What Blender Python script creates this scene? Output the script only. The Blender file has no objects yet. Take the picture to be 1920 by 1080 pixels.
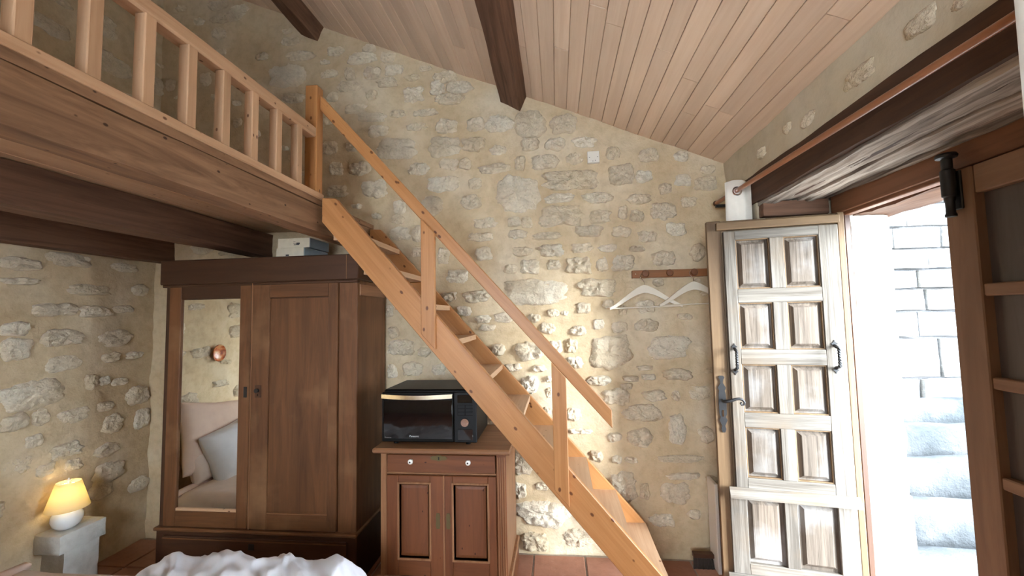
import bpy, bmesh, math, random
from mathutils import Vector, Matrix, noise as mnoise

random.seed(7)
sc = bpy.context.scene
COL = sc.collection
R = math.radians

# ------------------------------------------------------------------ camera
camd = bpy.data.cameras.new('camera'); camd.sensor_width = 36.0; camd.lens = 790.0 / 1920.0 * 36.0
camd.clip_start = 0.02
cam = bpy.data.objects.new('camera', camd); COL.objects.link(cam)
def camera_matrix():
    f, s = 790.0, 0.020
    y = Vector((85.0, -50.0, f)).normalized()          # world +y seen by the camera (right, up, forward)
    z = Vector((-s, 1.0, (s * y.x - y.y) / y.z)).normalized()
    x = y.cross(z)
    if x.x < 0: x = -x
    right = Vector((x.x, y.x, z.x)); up = Vector((x.y, y.y, z.y)); fwd = Vector((x.z, y.z, z.z))
    m = Matrix((right, up, -fwd)).transposed().to_4x4()
    return Matrix.Translation((0, 0, 1.55)) @ m
cam.matrix_world = camera_matrix()
sc.camera = cam

# ------------------------------------------------------------------ sky, sun, exposure
world = bpy.data.worlds.new('sky'); sc.world = world; world.use_nodes = True
bg = world.node_tree.nodes['Background']
bg.inputs['Color'].default_value = (0.76, 0.88, 1.0, 1); bg.inputs['Strength'].default_value = 32.0
sund = bpy.data.lights.new('sun', 'SUN'); sund.energy = 28.0; sund.angle = R(26); sund.color = (0.88, 0.95, 1.0)
sun = bpy.data.objects.new('sun', sund); COL.objects.link(sun)
sun.rotation_euler = Vector((-1.22, 1.0, -0.30)).to_track_quat('-Z', 'Y').to_euler()
vs = sc.view_settings
vs.view_transform = 'Standard'; vs.look = 'None'; vs.gamma = 1.0; vs.exposure = 0.0; vs.use_curve_mapping = False
# warm fill light added at the unseen window behind the camera
wl = bpy.data.lights.new('window_fill', 'AREA'); wl.shape = 'RECTANGLE'; wl.size = 1.5; wl.size_y = 1.2
wl.energy = 6.0; wl.color = (1.0, 0.86, 0.68)
wlo = bpy.data.objects.new('window_fill', wl); COL.objects.link(wlo)
wlo.location = (-0.6, -2.33, 1.7); wlo.rotation_euler = (R(90), 0, R(180))

# room constants (metres)
BY = 2.87        # back wall face
LX = -3.02       # left wall face
RX = 1.12        # inner face of the door wall
OX = 1.73        # outer face of the door wall
REAR = -2.2
def roof_z(x): return 2.53 + 0.43 * (RX - x)

# ------------------------------------------------------------------ materials
MATS = {}
def new_mat(name):
    m = bpy.data.materials.new(name); m.use_nodes = True
    nt = m.node_tree; b = nt.nodes['Principled BSDF']
    return m, nt, b
def N(nt, t, **kw):
    n = nt.nodes.new(t)
    for k, v in kw.items():
        if hasattr(n, k): setattr(n, k, v)
        else: n.inputs[k].default_value = v
    return n
def coords(nt, scale, world_space=False):
    tc = N(nt, 'ShaderNodeTexCoord'); oi = N(nt, 'ShaderNodeObjectInfo')
    mul = N(nt, 'ShaderNodeMath', operation='MULTIPLY'); mul.inputs[1].default_value = 37.0
    nt.links.new(oi.outputs['Random'], mul.inputs[0])
    add = N(nt, 'ShaderNodeVectorMath', operation='ADD')
    nt.links.new(tc.outputs['Object'], add.inputs[0]); nt.links.new(mul.outputs[0], add.inputs[1])
    mp = N(nt, 'ShaderNodeVectorMath', operation='MULTIPLY'); mp.inputs[1].default_value = scale
    nt.links.new(add.outputs[0], mp.inputs[0])
    return mp.outputs[0], oi.outputs['Random'], add.outputs[0]
def ramp(nt, fac, stops):
    r = N(nt, 'ShaderNodeValToRGB'); e = r.color_ramp.elements
    while len(e) < len(stops): e.new(0.5)
    for i, (p, c) in enumerate(stops):
        e[i].position = p; e[i].color = (c[0], c[1], c[2], 1)
    nt.links.new(fac, r.inputs[0]); return r.outputs[0]
def mixc(nt, fac, a, b, mode='MIX'):
    m = N(nt, 'ShaderNodeMix', data_type='RGBA', blend_type=mode)
    for i, v in ((0, fac), (6, a), (7, b)):
        if hasattr(v, 'is_linked'): nt.links.new(v, m.inputs[i])
        elif i == 0: m.inputs[0].default_value = v
        else: m.inputs[i].default_value = (v[0], v[1], v[2], 1)
    return m.outputs[2]
def bump(nt, b, h, strength, dist, prev=None):
    bp = N(nt, 'ShaderNodeBump'); bp.inputs['Strength'].default_value = strength; bp.inputs['Distance'].default_value = dist
    nt.links.new(h, bp.inputs['Height'])
    if prev is not None: nt.links.new(prev, bp.inputs['Normal'])
    nt.links.new(bp.outputs[0], b.inputs['Normal']); return bp.outputs[0]
def hsv_var(nt, col, rnd, amt):
    h = N(nt, 'ShaderNodeHueSaturation')
    mr = N(nt, 'ShaderNodeMapRange'); mr.inputs[3].default_value = 1 - amt; mr.inputs[4].default_value = 1 + amt
    nt.links.new(rnd, mr.inputs[0]); nt.links.new(mr.outputs[0], h.inputs['Value']); nt.links.new(col, h.inputs['Color'])
    return h.outputs[0]

def wood(name, c1, c2, axis='x', knots=0.0, rough=0.6, grain=1.0, var=0.10, bumps=0.25, fine=38.0, worn=None):
    key = (name, axis)
    if key in MATS: return MATS[key]
    m, nt, b = new_mat('%s_%s' % (name, axis))
    s = [fine, fine, fine]; s['xyz'.index(axis)] = 1.6
    v, rnd, raw = coords(nt, s)
    n1 = N(nt, 'ShaderNodeTexNoise'); n1.inputs['Scale'].default_value = grain; n1.inputs['Detail'].default_value = 5
    n1.inputs['Roughness'].default_value = 0.65; n1.inputs['Distortion'].default_value = 0.9; nt.links.new(v, n1.inputs['Vector'])
    s2 = N(nt, 'ShaderNodeVectorMath', operation='MULTIPLY'); a = [7, 7, 7]; a['xyz'.index(axis)] = 0.9; s2.inputs[1].default_value = a
    nt.links.new(raw, s2.inputs[0])
    n2 = N(nt, 'ShaderNodeTexNoise'); n2.inputs['Scale'].default_value = 1.0; n2.inputs['Detail'].default_value = 3; nt.links.new(s2.outputs[0], n2.inputs['Vector'])
    col = ramp(nt, n1.outputs[0], [(0.30, c2), (0.62, c1)])
    dk = [x * 0.72 for x in c2]
    f2 = ramp(nt, n2.outputs[0], [(0.40, (0, 0, 0)), (0.75, (1, 1, 1))])
    col = mixc(nt, f2, col, mixc(nt, 0.5, col, dk))
    if worn:
        n3 = N(nt, 'ShaderNodeTexNoise'); n3.inputs['Scale'].default_value = 3.2; n3.inputs['Detail'].default_value = 6; nt.links.new(raw, n3.inputs['Vector'])
        f3 = ramp(nt, n3.outputs[0], [(0.52, (0, 0, 0)), (0.72, (0.8, 0.8, 0.8))])
        col = mixc(nt, f3, col, worn)
    if knots > 0:
        vm = N(nt, 'ShaderNodeVectorMath', operation='MULTIPLY'); ks = [19, 19, 19]; ks['xyz'.index(axis)] = 12.0; vm.inputs[1].default_value = ks
        nt.links.new(raw, vm.inputs[0])
        vo = N(nt, 'ShaderNodeTexVoronoi'); vo.inputs['Scale'].default_value = 1.0; vo.inputs['Randomness'].default_value = 1.0
        nt.links.new(vm.outputs[0], vo.inputs['Vector'])
        kf = ramp(nt, vo.outputs['Distance'], [(0.0, (1, 1, 1)), (knots, (0.9, 0.9, 0.9)), (knots * 1.5, (0, 0, 0))])
        col = mixc(nt, kf, col, [c2[0] * 0.28, c2[1] * 0.20, c2[2] * 0.16])
    col = hsv_var(nt, col, rnd, var)
    nt.links.new(col, b.inputs['Base Color']); b.inputs['Roughness'].default_value = rough
    b.inputs['Specular IOR Level'].default_value = 0.35
    bump(nt, b, n1.outputs[0], bumps, 0.004)
    MATS[key] = m; return m

def plain(name, c, rough=0.5, metal=0.0, spec=0.5, noise_amt=0.0, scale=20.0, bumps=0.0, bd=0.003):
    if name in MATS: return MATS[name]
    m, nt, b = new_mat(name)
    b.inputs['Base Color'].default_value = (*c, 1); b.inputs['Roughness'].default_value = rough
    b.inputs['Metallic'].default_value = metal; b.inputs['Specular IOR Level'].default_value = spec
    if noise_amt or bumps:
        v, rnd, raw = coords(nt, (scale,) * 3)
        n = N(nt, 'ShaderNodeTexNoise'); n.inputs['Scale'].default_value = 1; n.inputs['Detail'].default_value = 6; nt.links.new(v, n.inputs['Vector'])
        col = ramp(nt, n.outputs[0], [(0.3, [x * (1 - noise_amt) for x in c]), (0.7, [min(1, x * (1 + noise_amt)) for x in c])])
        nt.links.new(col, b.inputs['Base Color'])
        if bumps: bump(nt, b, n.outputs[0], bumps, bd)
    MATS[name] = m; return m

def masonry(name, ca, cb, cc, scale=9.0, var=0.0, bump1=0.6, bump2=0.5, fine=90.0, mid=22.0, dist=0.02):
    if name in MATS: return MATS[name]
    m, nt, b = new_mat(name)
    v, rnd, raw = coords(nt, (1, 1, 1))
    n1 = N(nt, 'ShaderNodeTexNoise'); n1.inputs['Scale'].default_value = scale * 0.25; n1.inputs['Detail'].default_value = 5; nt.links.new(v, n1.inputs['Vector'])
    n2 = N(nt, 'ShaderNodeTexNoise'); n2.inputs['Scale'].default_value = mid; n2.inputs['Detail'].default_value = 8; n2.inputs['Roughness'].default_value = 0.62; nt.links.new(v, n2.inputs['Vector'])
    n3 = N(nt, 'ShaderNodeTexNoise'); n3.inputs['Scale'].default_value = fine; n3.inputs['Detail'].default_value = 4; nt.links.new(v, n3.inputs['Vector'])
    col = ramp(nt, n1.outputs[0], [(0.33, ca), (0.52, cb), (0.70, cc)])
    f = ramp(nt, n2.outputs[0], [(0.30, (0.86, 0.85, 0.84)), (0.55, (1.0, 1.0, 1.0))])
    col = mixc(nt, 1.0, col, f, 'MULTIPLY')
    if var: col = hsv_var(nt, col, rnd, var)
    nt.links.new(col, b.inputs['Base Color']); b.inputs['Roughness'].default_value = 0.95; b.inputs['Specular IOR Level'].default_value = 0.15
    p = bump(nt, b, n2.outputs[0], bump1, dist)
    bump(nt, b, n3.outputs[0], bump2, 0.004, p)
    MATS[name] = m; return m

MORTAR = masonry('lime_mortar', (0.545, 0.415, 0.255), (0.60, 0.475, 0.31), (0.66, 0.555, 0.40), bump1=0.5, bump2=0.4, mid=18.0, dist=0.016)
STONE = masonry('limestone', (0.70, 0.575, 0.395), (0.775, 0.665, 0.50), (0.82, 0.75, 0.61), var=0.05, bump1=1.0, bump2=0.8, mid=40.0, fine=100.0, dist=0.022)
PLASTER = masonry('lime_plaster', (0.50, 0.42, 0.29), (0.55, 0.47, 0.34), (0.58, 0.51, 0.39), bump1=0.3, bump2=0.2, mid=10)
OUTSTONE = masonry('granite_outside', (0.12, 0.125, 0.135), (0.17, 0.175, 0.18), (0.22, 0.22, 0.215), var=0.2, bump1=1.0, bump2=0.8, mid=18)
OUTMORTAR = masonry('granite_joint', (0.085, 0.085, 0.09), (0.10, 0.10, 0.105), (0.12, 0.12, 0.12))
STEPSTONE = masonry('dark_granite', (0.028, 0.033, 0.036), (0.065, 0.070, 0.075), (0.13, 0.133, 0.133), var=0.2, bump1=1.0, bump2=0.9, mid=14)  # mottled granite, darker than the outside wall stones
GRAVEL = masonry('bounce_gravel', (0.30, 0.29, 0.27), (0.36, 0.35, 0.33), (0.42, 0.41, 0.38))  # ground made pale to bounce light in through the door
LEDGE = masonry('pale_limestone', (0.55, 0.53, 0.48), (0.60, 0.58, 0.53), (0.65, 0.63, 0.58), bump1=0.2, bump2=0.4)
def PINE(a='x'): return wood('orange_pine', (0.50, 0.235, 0.085), (0.40, 0.170, 0.056), a, knots=0.105, rough=0.42, var=0.06)
def PALEPINE(a='x'): return wood('pale_pine', (0.58, 0.37, 0.225), (0.48, 0.285, 0.16), a, knots=0.075, rough=0.5, var=0.07)
def BOARD(a='y'): return wood('ceiling_lining', (0.75, 0.58, 0.435), (0.68, 0.50, 0.355), a, rough=0.5, var=0.085, bumps=0.08)
def LOFTOAK(a='x'): return wood('brown_oak', (0.33, 0.185, 0.10), (0.125, 0.062, 0.031), a, knots=0.07, rough=0.7, fine=16, var=0.05)
def DARKOAK(a='x'): return wood('dark_oak', (0.185, 0.095, 0.056), (0.080, 0.038, 0.022), a, rough=0.75, fine=24, var=0.06, bumps=0.5)
def LINTELOAK(a='x'): return wood('grey_brown_oak', (0.44, 0.37, 0.31), (0.085, 0.060, 0.044), a, rough=0.85, fine=30, var=0.12, bumps=0.9)
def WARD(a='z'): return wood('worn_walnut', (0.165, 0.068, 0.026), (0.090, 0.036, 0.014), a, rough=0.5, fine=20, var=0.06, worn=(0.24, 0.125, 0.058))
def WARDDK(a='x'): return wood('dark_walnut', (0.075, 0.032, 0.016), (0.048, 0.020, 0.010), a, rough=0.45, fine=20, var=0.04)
def CAB(a='z'): return wood('reddish_pine', (0.190, 0.064, 0.022), (0.120, 0.038, 0.013), a, knots=0.06, rough=0.5, fine=24, var=0.05)
def CABWORN(a='x'): return wood('rubbed_pine', (0.34, 0.165, 0.078), (0.21, 0.092, 0.040), a, rough=0.5, fine=22, var=0.05)
def GREYOAK(a='z'): return wood('weathered_oak', (0.185, 0.165, 0.140), (0.060, 0.048, 0.036), a, rough=0.8, fine=46, var=0.09, bumps=0.6, worn=(0.135, 0.098, 0.064))
def BROWNPANEL(a='z'): return wood('brown_panel_oak', (0.150, 0.118, 0.090), (0.045, 0.032, 0.022), a, rough=0.75, fine=46, var=0.12, bumps=0.6, worn=(0.21, 0.20, 0.19))
def TANOAK(a='z'): return wood('tan_oak', (0.175, 0.110, 0.055), (0.115, 0.066, 0.031), a, rough=0.55, fine=34, var=0.05)
def FRAMEWD(a='z'): return wood('red_brown_frame', (0.215, 0.095, 0.048), (0.150, 0.062, 0.030), a, rough=0.5, fine=22, var=0.04)
def LEAFWD(a='z'): return wood('brown_door', (0.265, 0.150, 0.088), (0.205, 0.110, 0.062), a, rough=0.5, fine=24, var=0.04)
IRON = plain('wrought_iron', (0.007, 0.007, 0.008), 0.5, 0.0, bumps=0.2, scale=60)
BLACK = plain('black_plastic', (0.004, 0.004, 0.004), 0.4, spec=0.15)
BGLASS = plain('black_glass', (0.004, 0.004, 0.005), 0.04, spec=0.8)
GREYPL = plain('dark_grey_plastic', (0.012, 0.012, 0.013), 0.45, spec=0.15)
STEEL = plain('brushed_steel', (0.80, 0.70, 0.52), 0.25, 1.0)
CHROME = plain('chrome', (0.82, 0.82, 0.82), 0.12, 1.0)
PORC = plain('white_porcelain', (0.80, 0.79, 0.76), 0.2)
BRASS = plain('aged_brass', (0.13, 0.10, 0.045), 0.45, 0.8)
WHITEPL = plain('white_plastic', (0.74, 0.70, 0.62), 0.4)
HANG = plain('cream_hanger', (0.74, 0.68, 0.56), 0.5)
MIRROR = plain('mirror_glass', (0.86, 0.88, 0.84), 0.015, 1.0)
SHEET = plain('pinkish_sheet', (0.66, 0.53, 0.45), 0.9, noise_amt=0.05, scale=14, bumps=0.25, bd=0.006)
DUVET = plain('white_cotton', (0.74, 0.75, 0.79), 0.9, noise_amt=0.04, scale=10, bumps=0.3, bd=0.008)
PINK = plain('pink_cotton', (0.62, 0.45, 0.36), 0.9, noise_amt=0.05, scale=12, bumps=0.3, bd=0.006)
CURT = plain('ivory_curtain', (0.80, 0.75, 0.66), 0.85, noise_amt=0.03, scale=30)
COPPER = wood('reddish_pole', (0.34, 0.135, 0.06), (0.26, 0.10, 0.045), 'x', rough=0.3, fine=20)
PAPER = plain('cream_paper', (0.66, 0.60, 0.47), 0.8, noise_amt=0.06, scale=30)
BLUEGREY = plain('grey_blue_cover', (0.26, 0.30, 0.32), 0.6, noise_amt=0.05)
INK = plain('dark_ink', (0.04, 0.04, 0.05), 0.7)
TILE = masonry('terracotta', (0.30, 0.135, 0.085), (0.36, 0.17, 0.11), (0.42, 0.22, 0.15), var=0.10, bump1=0.15, bump2=0.1)
MATS['terracotta'].node_tree.nodes['Principled BSDF'].inputs['Roughness'].default_value = 0.45
GROUT = plain('tile_grout', (0.34, 0.29, 0.24), 0.95, noise_amt=0.15, scale=30, bumps=0.3)

# ------------------------------------------------------------------ object helpers
W = {}
def I4(): return Matrix.Identity(4)
def T(x, y=None, z=None): return Matrix.Translation((x, y, z)) if y is not None else Matrix.Translation(x)
def link(o, parent, mw):
    COL.objects.link(o)
    if parent is not None:
        o.parent = parent; o.matrix_parent_inverse = W[parent.name].inverted()
    o.matrix_basis = mw; W[o.name] = mw.copy()
    return o
def tag(o, label=None, cat=None, group=None, kind=None):
    if label: o['label'] = label
    if cat: o['category'] = cat
    if group: o['group'] = group
    if kind: o['kind'] = kind
    return o
def empty(name, loc, label=None, cat=None, group=None, kind=None):
    o = bpy.data.objects.new(name, None); o.empty_display_size = 0.1
    link(o, None, T(*loc)); return tag(o, label, cat, group, kind)
def obj(name, verts, faces, mat, parent=None, mw=None, smooth=False, angle=None):
    me = bpy.data.meshes.new(name); me.from_pydata([tuple(v) for v in verts], [], faces); me.update()
    if mat: me.materials.append(mat)
    if smooth or angle: me.polygons.foreach_set('use_smooth', [True] * len(me.polygons))
    o = bpy.data.objects.new(name, me); link(o, parent, mw or I4())
    if angle: me.set_sharp_from_angle(angle=R(angle))
    return o
def bmobj(name, bm, mat, parent=None, mw=None, smooth=False, angle=None):
    bmesh.ops.recalc_face_normals(bm, faces=bm.faces)
    me = bpy.data.meshes.new(name); bm.to_mesh(me); bm.free()
    if mat: me.materials.append(mat)
    if smooth or angle: me.polygons.foreach_set('use_smooth', [True] * len(me.polygons))
    o = bpy.data.objects.new(name, me); link(o, parent, mw or I4())
    if angle: me.set_sharp_from_angle(angle=R(angle))
    return o
def same(name, src, parent, mw):
    o = bpy.data.objects.new(name, src.data); return link(o, parent, mw)
def box(name, lo, hi, mat, parent=None, M=None, bev=0.003):
    lo = Vector(lo); hi = Vector(hi); c = (lo + hi) / 2; d = hi - lo
    bm = bmesh.new(); bmesh.ops.create_cube(bm, size=1)
    for v in bm.verts: v.co = Vector((v.co.x * d.x, v.co.y * d.y, v.co.z * d.z))
    bv = min(bev, min(d) * 0.3)
    if bv > 0: bmesh.ops.bevel(bm, geom=bm.edges[:], offset=bv, segments=1, affect='EDGES', profile=0.5)
    return bmobj(name, bm, mat, parent, (M or I4()) @ T(c))
def beam(name, p0, p1, w, h, mat, parent=None, up=(0, 0, 1), bev=0.003):
    p0 = Vector(p0); p1 = Vector(p1); x = (p1 - p0); L = x.length; x.normalize()
    y = Vector(up).cross(x).normalized(); z = x.cross(y)
    m = Matrix((x, y, z)).transposed().to_4x4(); m.translation = (p0 + p1) / 2
    return box(name, (-L / 2, -w / 2, -h / 2), (L / 2, w / 2, h / 2), mat, parent, m, bev)
def prism(name, poly, depth, mat, parent=None, M=None, bev=0.0):
    """polygon in local x,z extruded along local y from 0 to depth"""
    bm = bmesh.new(); a = [bm.verts.new((p[0], 0, p[1])) for p in poly]
    f = bm.faces.new(a); r = bmesh.ops.extrude_face_region(bm, geom=[f])
    for g in r['geom']:
        if isinstance(g, bmesh.types.BMVert): g.co.y += depth
    if bev: bmesh.ops.bevel(bm, geom=bm.edges[:], offset=bev, segments=1, affect='EDGES', profile=0.5)
    return bmobj(name, bm, mat, parent, M)
def lathe(name, prof, mat, parent=None, M=None, seg=24, angle=40):
    vs_, fs = [], []
    for i in range(seg):
        a = 2 * math.pi * i / seg
        for r, z in prof: vs_.append((r * math.cos(a), r * math.sin(a), z))
    n = len(prof)
    for i in range(seg):
        j = (i + 1) % seg
        for k in range(n - 1): fs.append((i * n + k, j * n + k, j * n + k + 1, i * n + k + 1))
    bm = bmesh.new()
    bv = [bm.verts.new(v) for v in vs_]
    for f in fs:
        try: bm.faces.new([bv[i] for i in f])
        except ValueError: pass
    bmesh.ops.remove_doubles(bm, verts=bm.verts[:], dist=1e-5)
    return bmobj(name, bm, mat, parent, M, angle=angle)
def tube(name, pts, rad, mat, parent=None, M=None, seg=10, twist=0.0, square=False):
    pts = [Vector(p) for p in pts]; n = len(pts)
    rads = rad if isinstance(rad, (list, tuple)) else [rad] * n
    if square: seg = 4
    vs_, fs = [], []
    t0 = (pts[1] - pts[0]).normalized(); ref = Vector((0, 0, 1)) if abs(t0.z) < 0.9 else Vector((1, 0, 0))
    nrm = t0.cross(ref).normalized()
    for i, p in enumerate(pts):
        t = (pts[min(i + 1, n - 1)] - pts[max(i - 1, 0)]).normalized()
        nrm = (nrm - t * nrm.dot(t)).normalized(); bn = t.cross(nrm)
        for k in range(seg):
            a = 2 * math.pi * k / seg + twist * i
            vs_.append(p + (nrm * math.cos(a) + bn * math.sin(a)) * rads[i])
    for i in range(n - 1):
        for k in range(seg):
            k2 = (k + 1) % seg; fs.append((i * seg + k, i * seg + k2, (i + 1) * seg + k2, (i + 1) * seg + k))
    fs.append(tuple(range(seg))[::-1]); fs.append(tuple(range((n - 1) * seg, n * seg)))
    o = obj(name, vs_, fs, mat, parent, M, angle=(None if square else 50))
    return o
def rough_box(name, lo, hi, res, amp, mat, parent=None, freq=6.0, M=None, seed=0, smooth=True, stretch=(1, 1, 1), rounding=0.0):
    lo = Vector(lo); hi = Vector(hi); c = (lo + hi) / 2; d = hi - lo
    n = [max(1, int(round(d[i] / res[i] if isinstance(res, tuple) else d[i] / res))) for i in range(3)]
    vid, vs_, fs = {}, [], []
    def V_(i, j, k):
        key = (i, j, k)
        if key not in vid:
            vid[key] = len(vs_)
            p = Vector((-d.x / 2 + d.x * i / n[0], -d.y / 2 + d.y * j / n[1], -d.z / 2 + d.z * k / n[2]))
            q = Vector(((p.x + c.x) * stretch[0], (p.y + c.y) * stretch[1], (p.z + c.z) * stretch[2])) * freq + Vector((seed * 13.7,) * 3)
            o1 = mnoise.noise_vector(q); o2 = mnoise.noise_vector(q * 2.7)
            if rounding:
                e = [min(i, n[0] - i) == 0, min(j, n[1] - j) == 0, min(k, n[2] - k) == 0]
                if sum(e) >= 2:
                    for a in range(3):
                        if e[a]: p[a] -= math.copysign(rounding, p[a])
            vs_.append(p + o1 * amp + o2 * amp * 0.45 + (mnoise.noise_vector(q * 6.5) * amp * 0.28 if amp < 0.02 else Vector()))
        return vid[key]
    for i in range(n[0]):
        for j in range(n[1]):
            fs.append((V_(i, j, 0), V_(i, j + 1, 0), V_(i + 1, j + 1, 0), V_(i + 1, j, 0)))
            fs.append((V_(i, j, n[2]), V_(i + 1, j, n[2]), V_(i + 1, j + 1, n[2]), V_(i, j + 1, n[2])))
    for i in range(n[0]):
        for k in range(n[2]):
            fs.append((V_(i, 0, k), V_(i + 1, 0, k), V_(i + 1, 0, k + 1), V_(i, 0, k + 1)))
            fs.append((V_(i, n[1], k), V_(i, n[1], k + 1), V_(i + 1, n[1], k + 1), V_(i + 1, n[1], k)))
    for j in range(n[1]):
        for k in range(n[2]):
            fs.append((V_(0, j, k), V_(0, j, k + 1), V_(0, j + 1, k + 1), V_(0, j + 1, k)))
            fs.append((V_(n[0], j, k), V_(n[0], j + 1, k), V_(n[0], j + 1, k + 1), V_(n[0], j, k + 1)))
    return obj(name, vs_, fs, mat, parent, (M or I4()) @ T(c), angle=(45 if smooth else None))
def frame_matrix(o, u, v, n):
    """columns: local x=u, y=n, z=v"""
    m = Matrix((Vector(u), Vector(n), Vector(v))).transposed().to_4x4(); m.translation = Vector(o); return m
def wall_stone(parent, M, a, b, proud, seed, mat):
    """irregular stone face; local x,z in the wall plane, local -y out of the wall"""
    rnd = random.Random(seed)
    seg = 44 if max(a, b) > 0.07 else 28
    p = rnd.uniform(2.2, 4.5)
    off = [rnd.uniform(-1, 1) for _ in range(4)]
    def out(t):
        ct, st = math.cos(t), math.sin(t)
        r = 1.0 / ((abs(ct) ** p + abs(st) ** p) ** (1 / p))
        r *= 1 + 0.24 * mnoise.noise((ct * 1.5 + seed, st * 1.5, off[0] * 9)) + 0.14 * mnoise.noise((ct * 3.7 + seed, st * 3.7, off[1] * 7)) + 0.08 * mnoise.noise((ct * 9 + seed, st * 9, off[1] * 5))
        return ct * r, st * r
    rings = [(1.12, -0.8), (1.0, 0.0), (0.93, 0.45), (0.84, 0.75), (0.72, 0.9), (0.58, 0.95), (0.43, 1.0), (0.28, 1.0), (0.13, 1.0)]
    vs_, fs = [], []
    for ri, (s, h) in enumerate(rings):
        for k in range(seg):
            t = 2 * math.pi * (k + 0.5 * (ri % 2)) / seg; x, z = out(t)
            x *= a * s; z *= b * s
            jit = mnoise.noise((x * 19 + seed, z * 19, 3.1)) * 0.65 + mnoise.noise((x * 48 + seed, z * 48, 1.7)) * 0.60 + mnoise.noise((x * 110 + seed, z * 110, 5.7)) * 0.45 if ri else 0
            vs_.append((x, -proud * (h + jit * (1.0 if ri > 1 else 0.5)), z))
    vs_.append((0, -proud * (1 + 0.4 * off[2]), 0))
    for r_ in range(len(rings) - 1):
        for k in range(seg):
            k2 = (k + 1) % seg
            fs.append((r_ * seg + k, (r_ + 1) * seg + k, (r_ + 1) * seg + k2, r_ * seg + k2))
    c = len(vs_) - 1; b0 = (len(rings) - 1) * seg
    for k in range(seg): fs.append((b0 + k, c, b0 + (k + 1) % seg))
    return obj('stone', vs_, [f[::-1] for f in fs], mat, parent, M, smooth=True)
def raised_panel(name, x0, x1, z0, z1, mat, parent, M, y_edge=0.012, y_field=0.004, margin=0.022):
    """local face plane y=0 looks to -y; the panel sits y_edge behind the frame face, its field rises again"""
    cx, cz = (x0 + x1) / 2, (z0 + z1) / 2; hx, hz = (x1 - x0) / 2, (z1 - z0) / 2
    def rect(i, y): return [(-hx + i, y, -hz + i), (hx - i, y, -hz + i), (hx - i, y, hz - i), (-hx + i, y, hz - i)]
    rs = [rect(-0.004, y_edge + 0.012), rect(-0.004, y_edge), rect(margin * 0.45, y_edge), rect(margin * 0.55, y_edge - 0.002), rect(margin, y_field)]
    vs_ = sum(rs, []); fs = []
    for r_ in range(len(rs) - 1):
        for k in range(4):
            k2 = (k + 1) % 4; fs.append((r_ * 4 + k, r_ * 4 + k2, (r_ + 1) * 4 + k2, (r_ + 1) * 4 + k))
    n = (len(rs) - 1) * 4; fs.append((n, n + 1, n + 2, n + 3)); fs.append((3, 2, 1, 0))
    return obj(name, vs_, fs, mat, parent, M @ T(cx, 0, cz))
def text(name, body, size, mat, parent, M):
    cu = bpy.data.curves.new(name, 'FONT'); cu.body = body; cu.size = size; cu.extrude = 0.0004; cu.align_x = 'LEFT'
    tmp = bpy.data.objects.new('tmp_text', cu); COL.objects.link(tmp)
    dg = bpy.context.evaluated_depsgraph_get()
    me = bpy.data.meshes.new_from_object(tmp.evaluated_get(dg))
    bpy.data.objects.remove(tmp); me.materials.clear(); me.materials.append(mat)
    o = bpy.data.objects.new(name, me); return link(o, parent, M)

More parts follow.
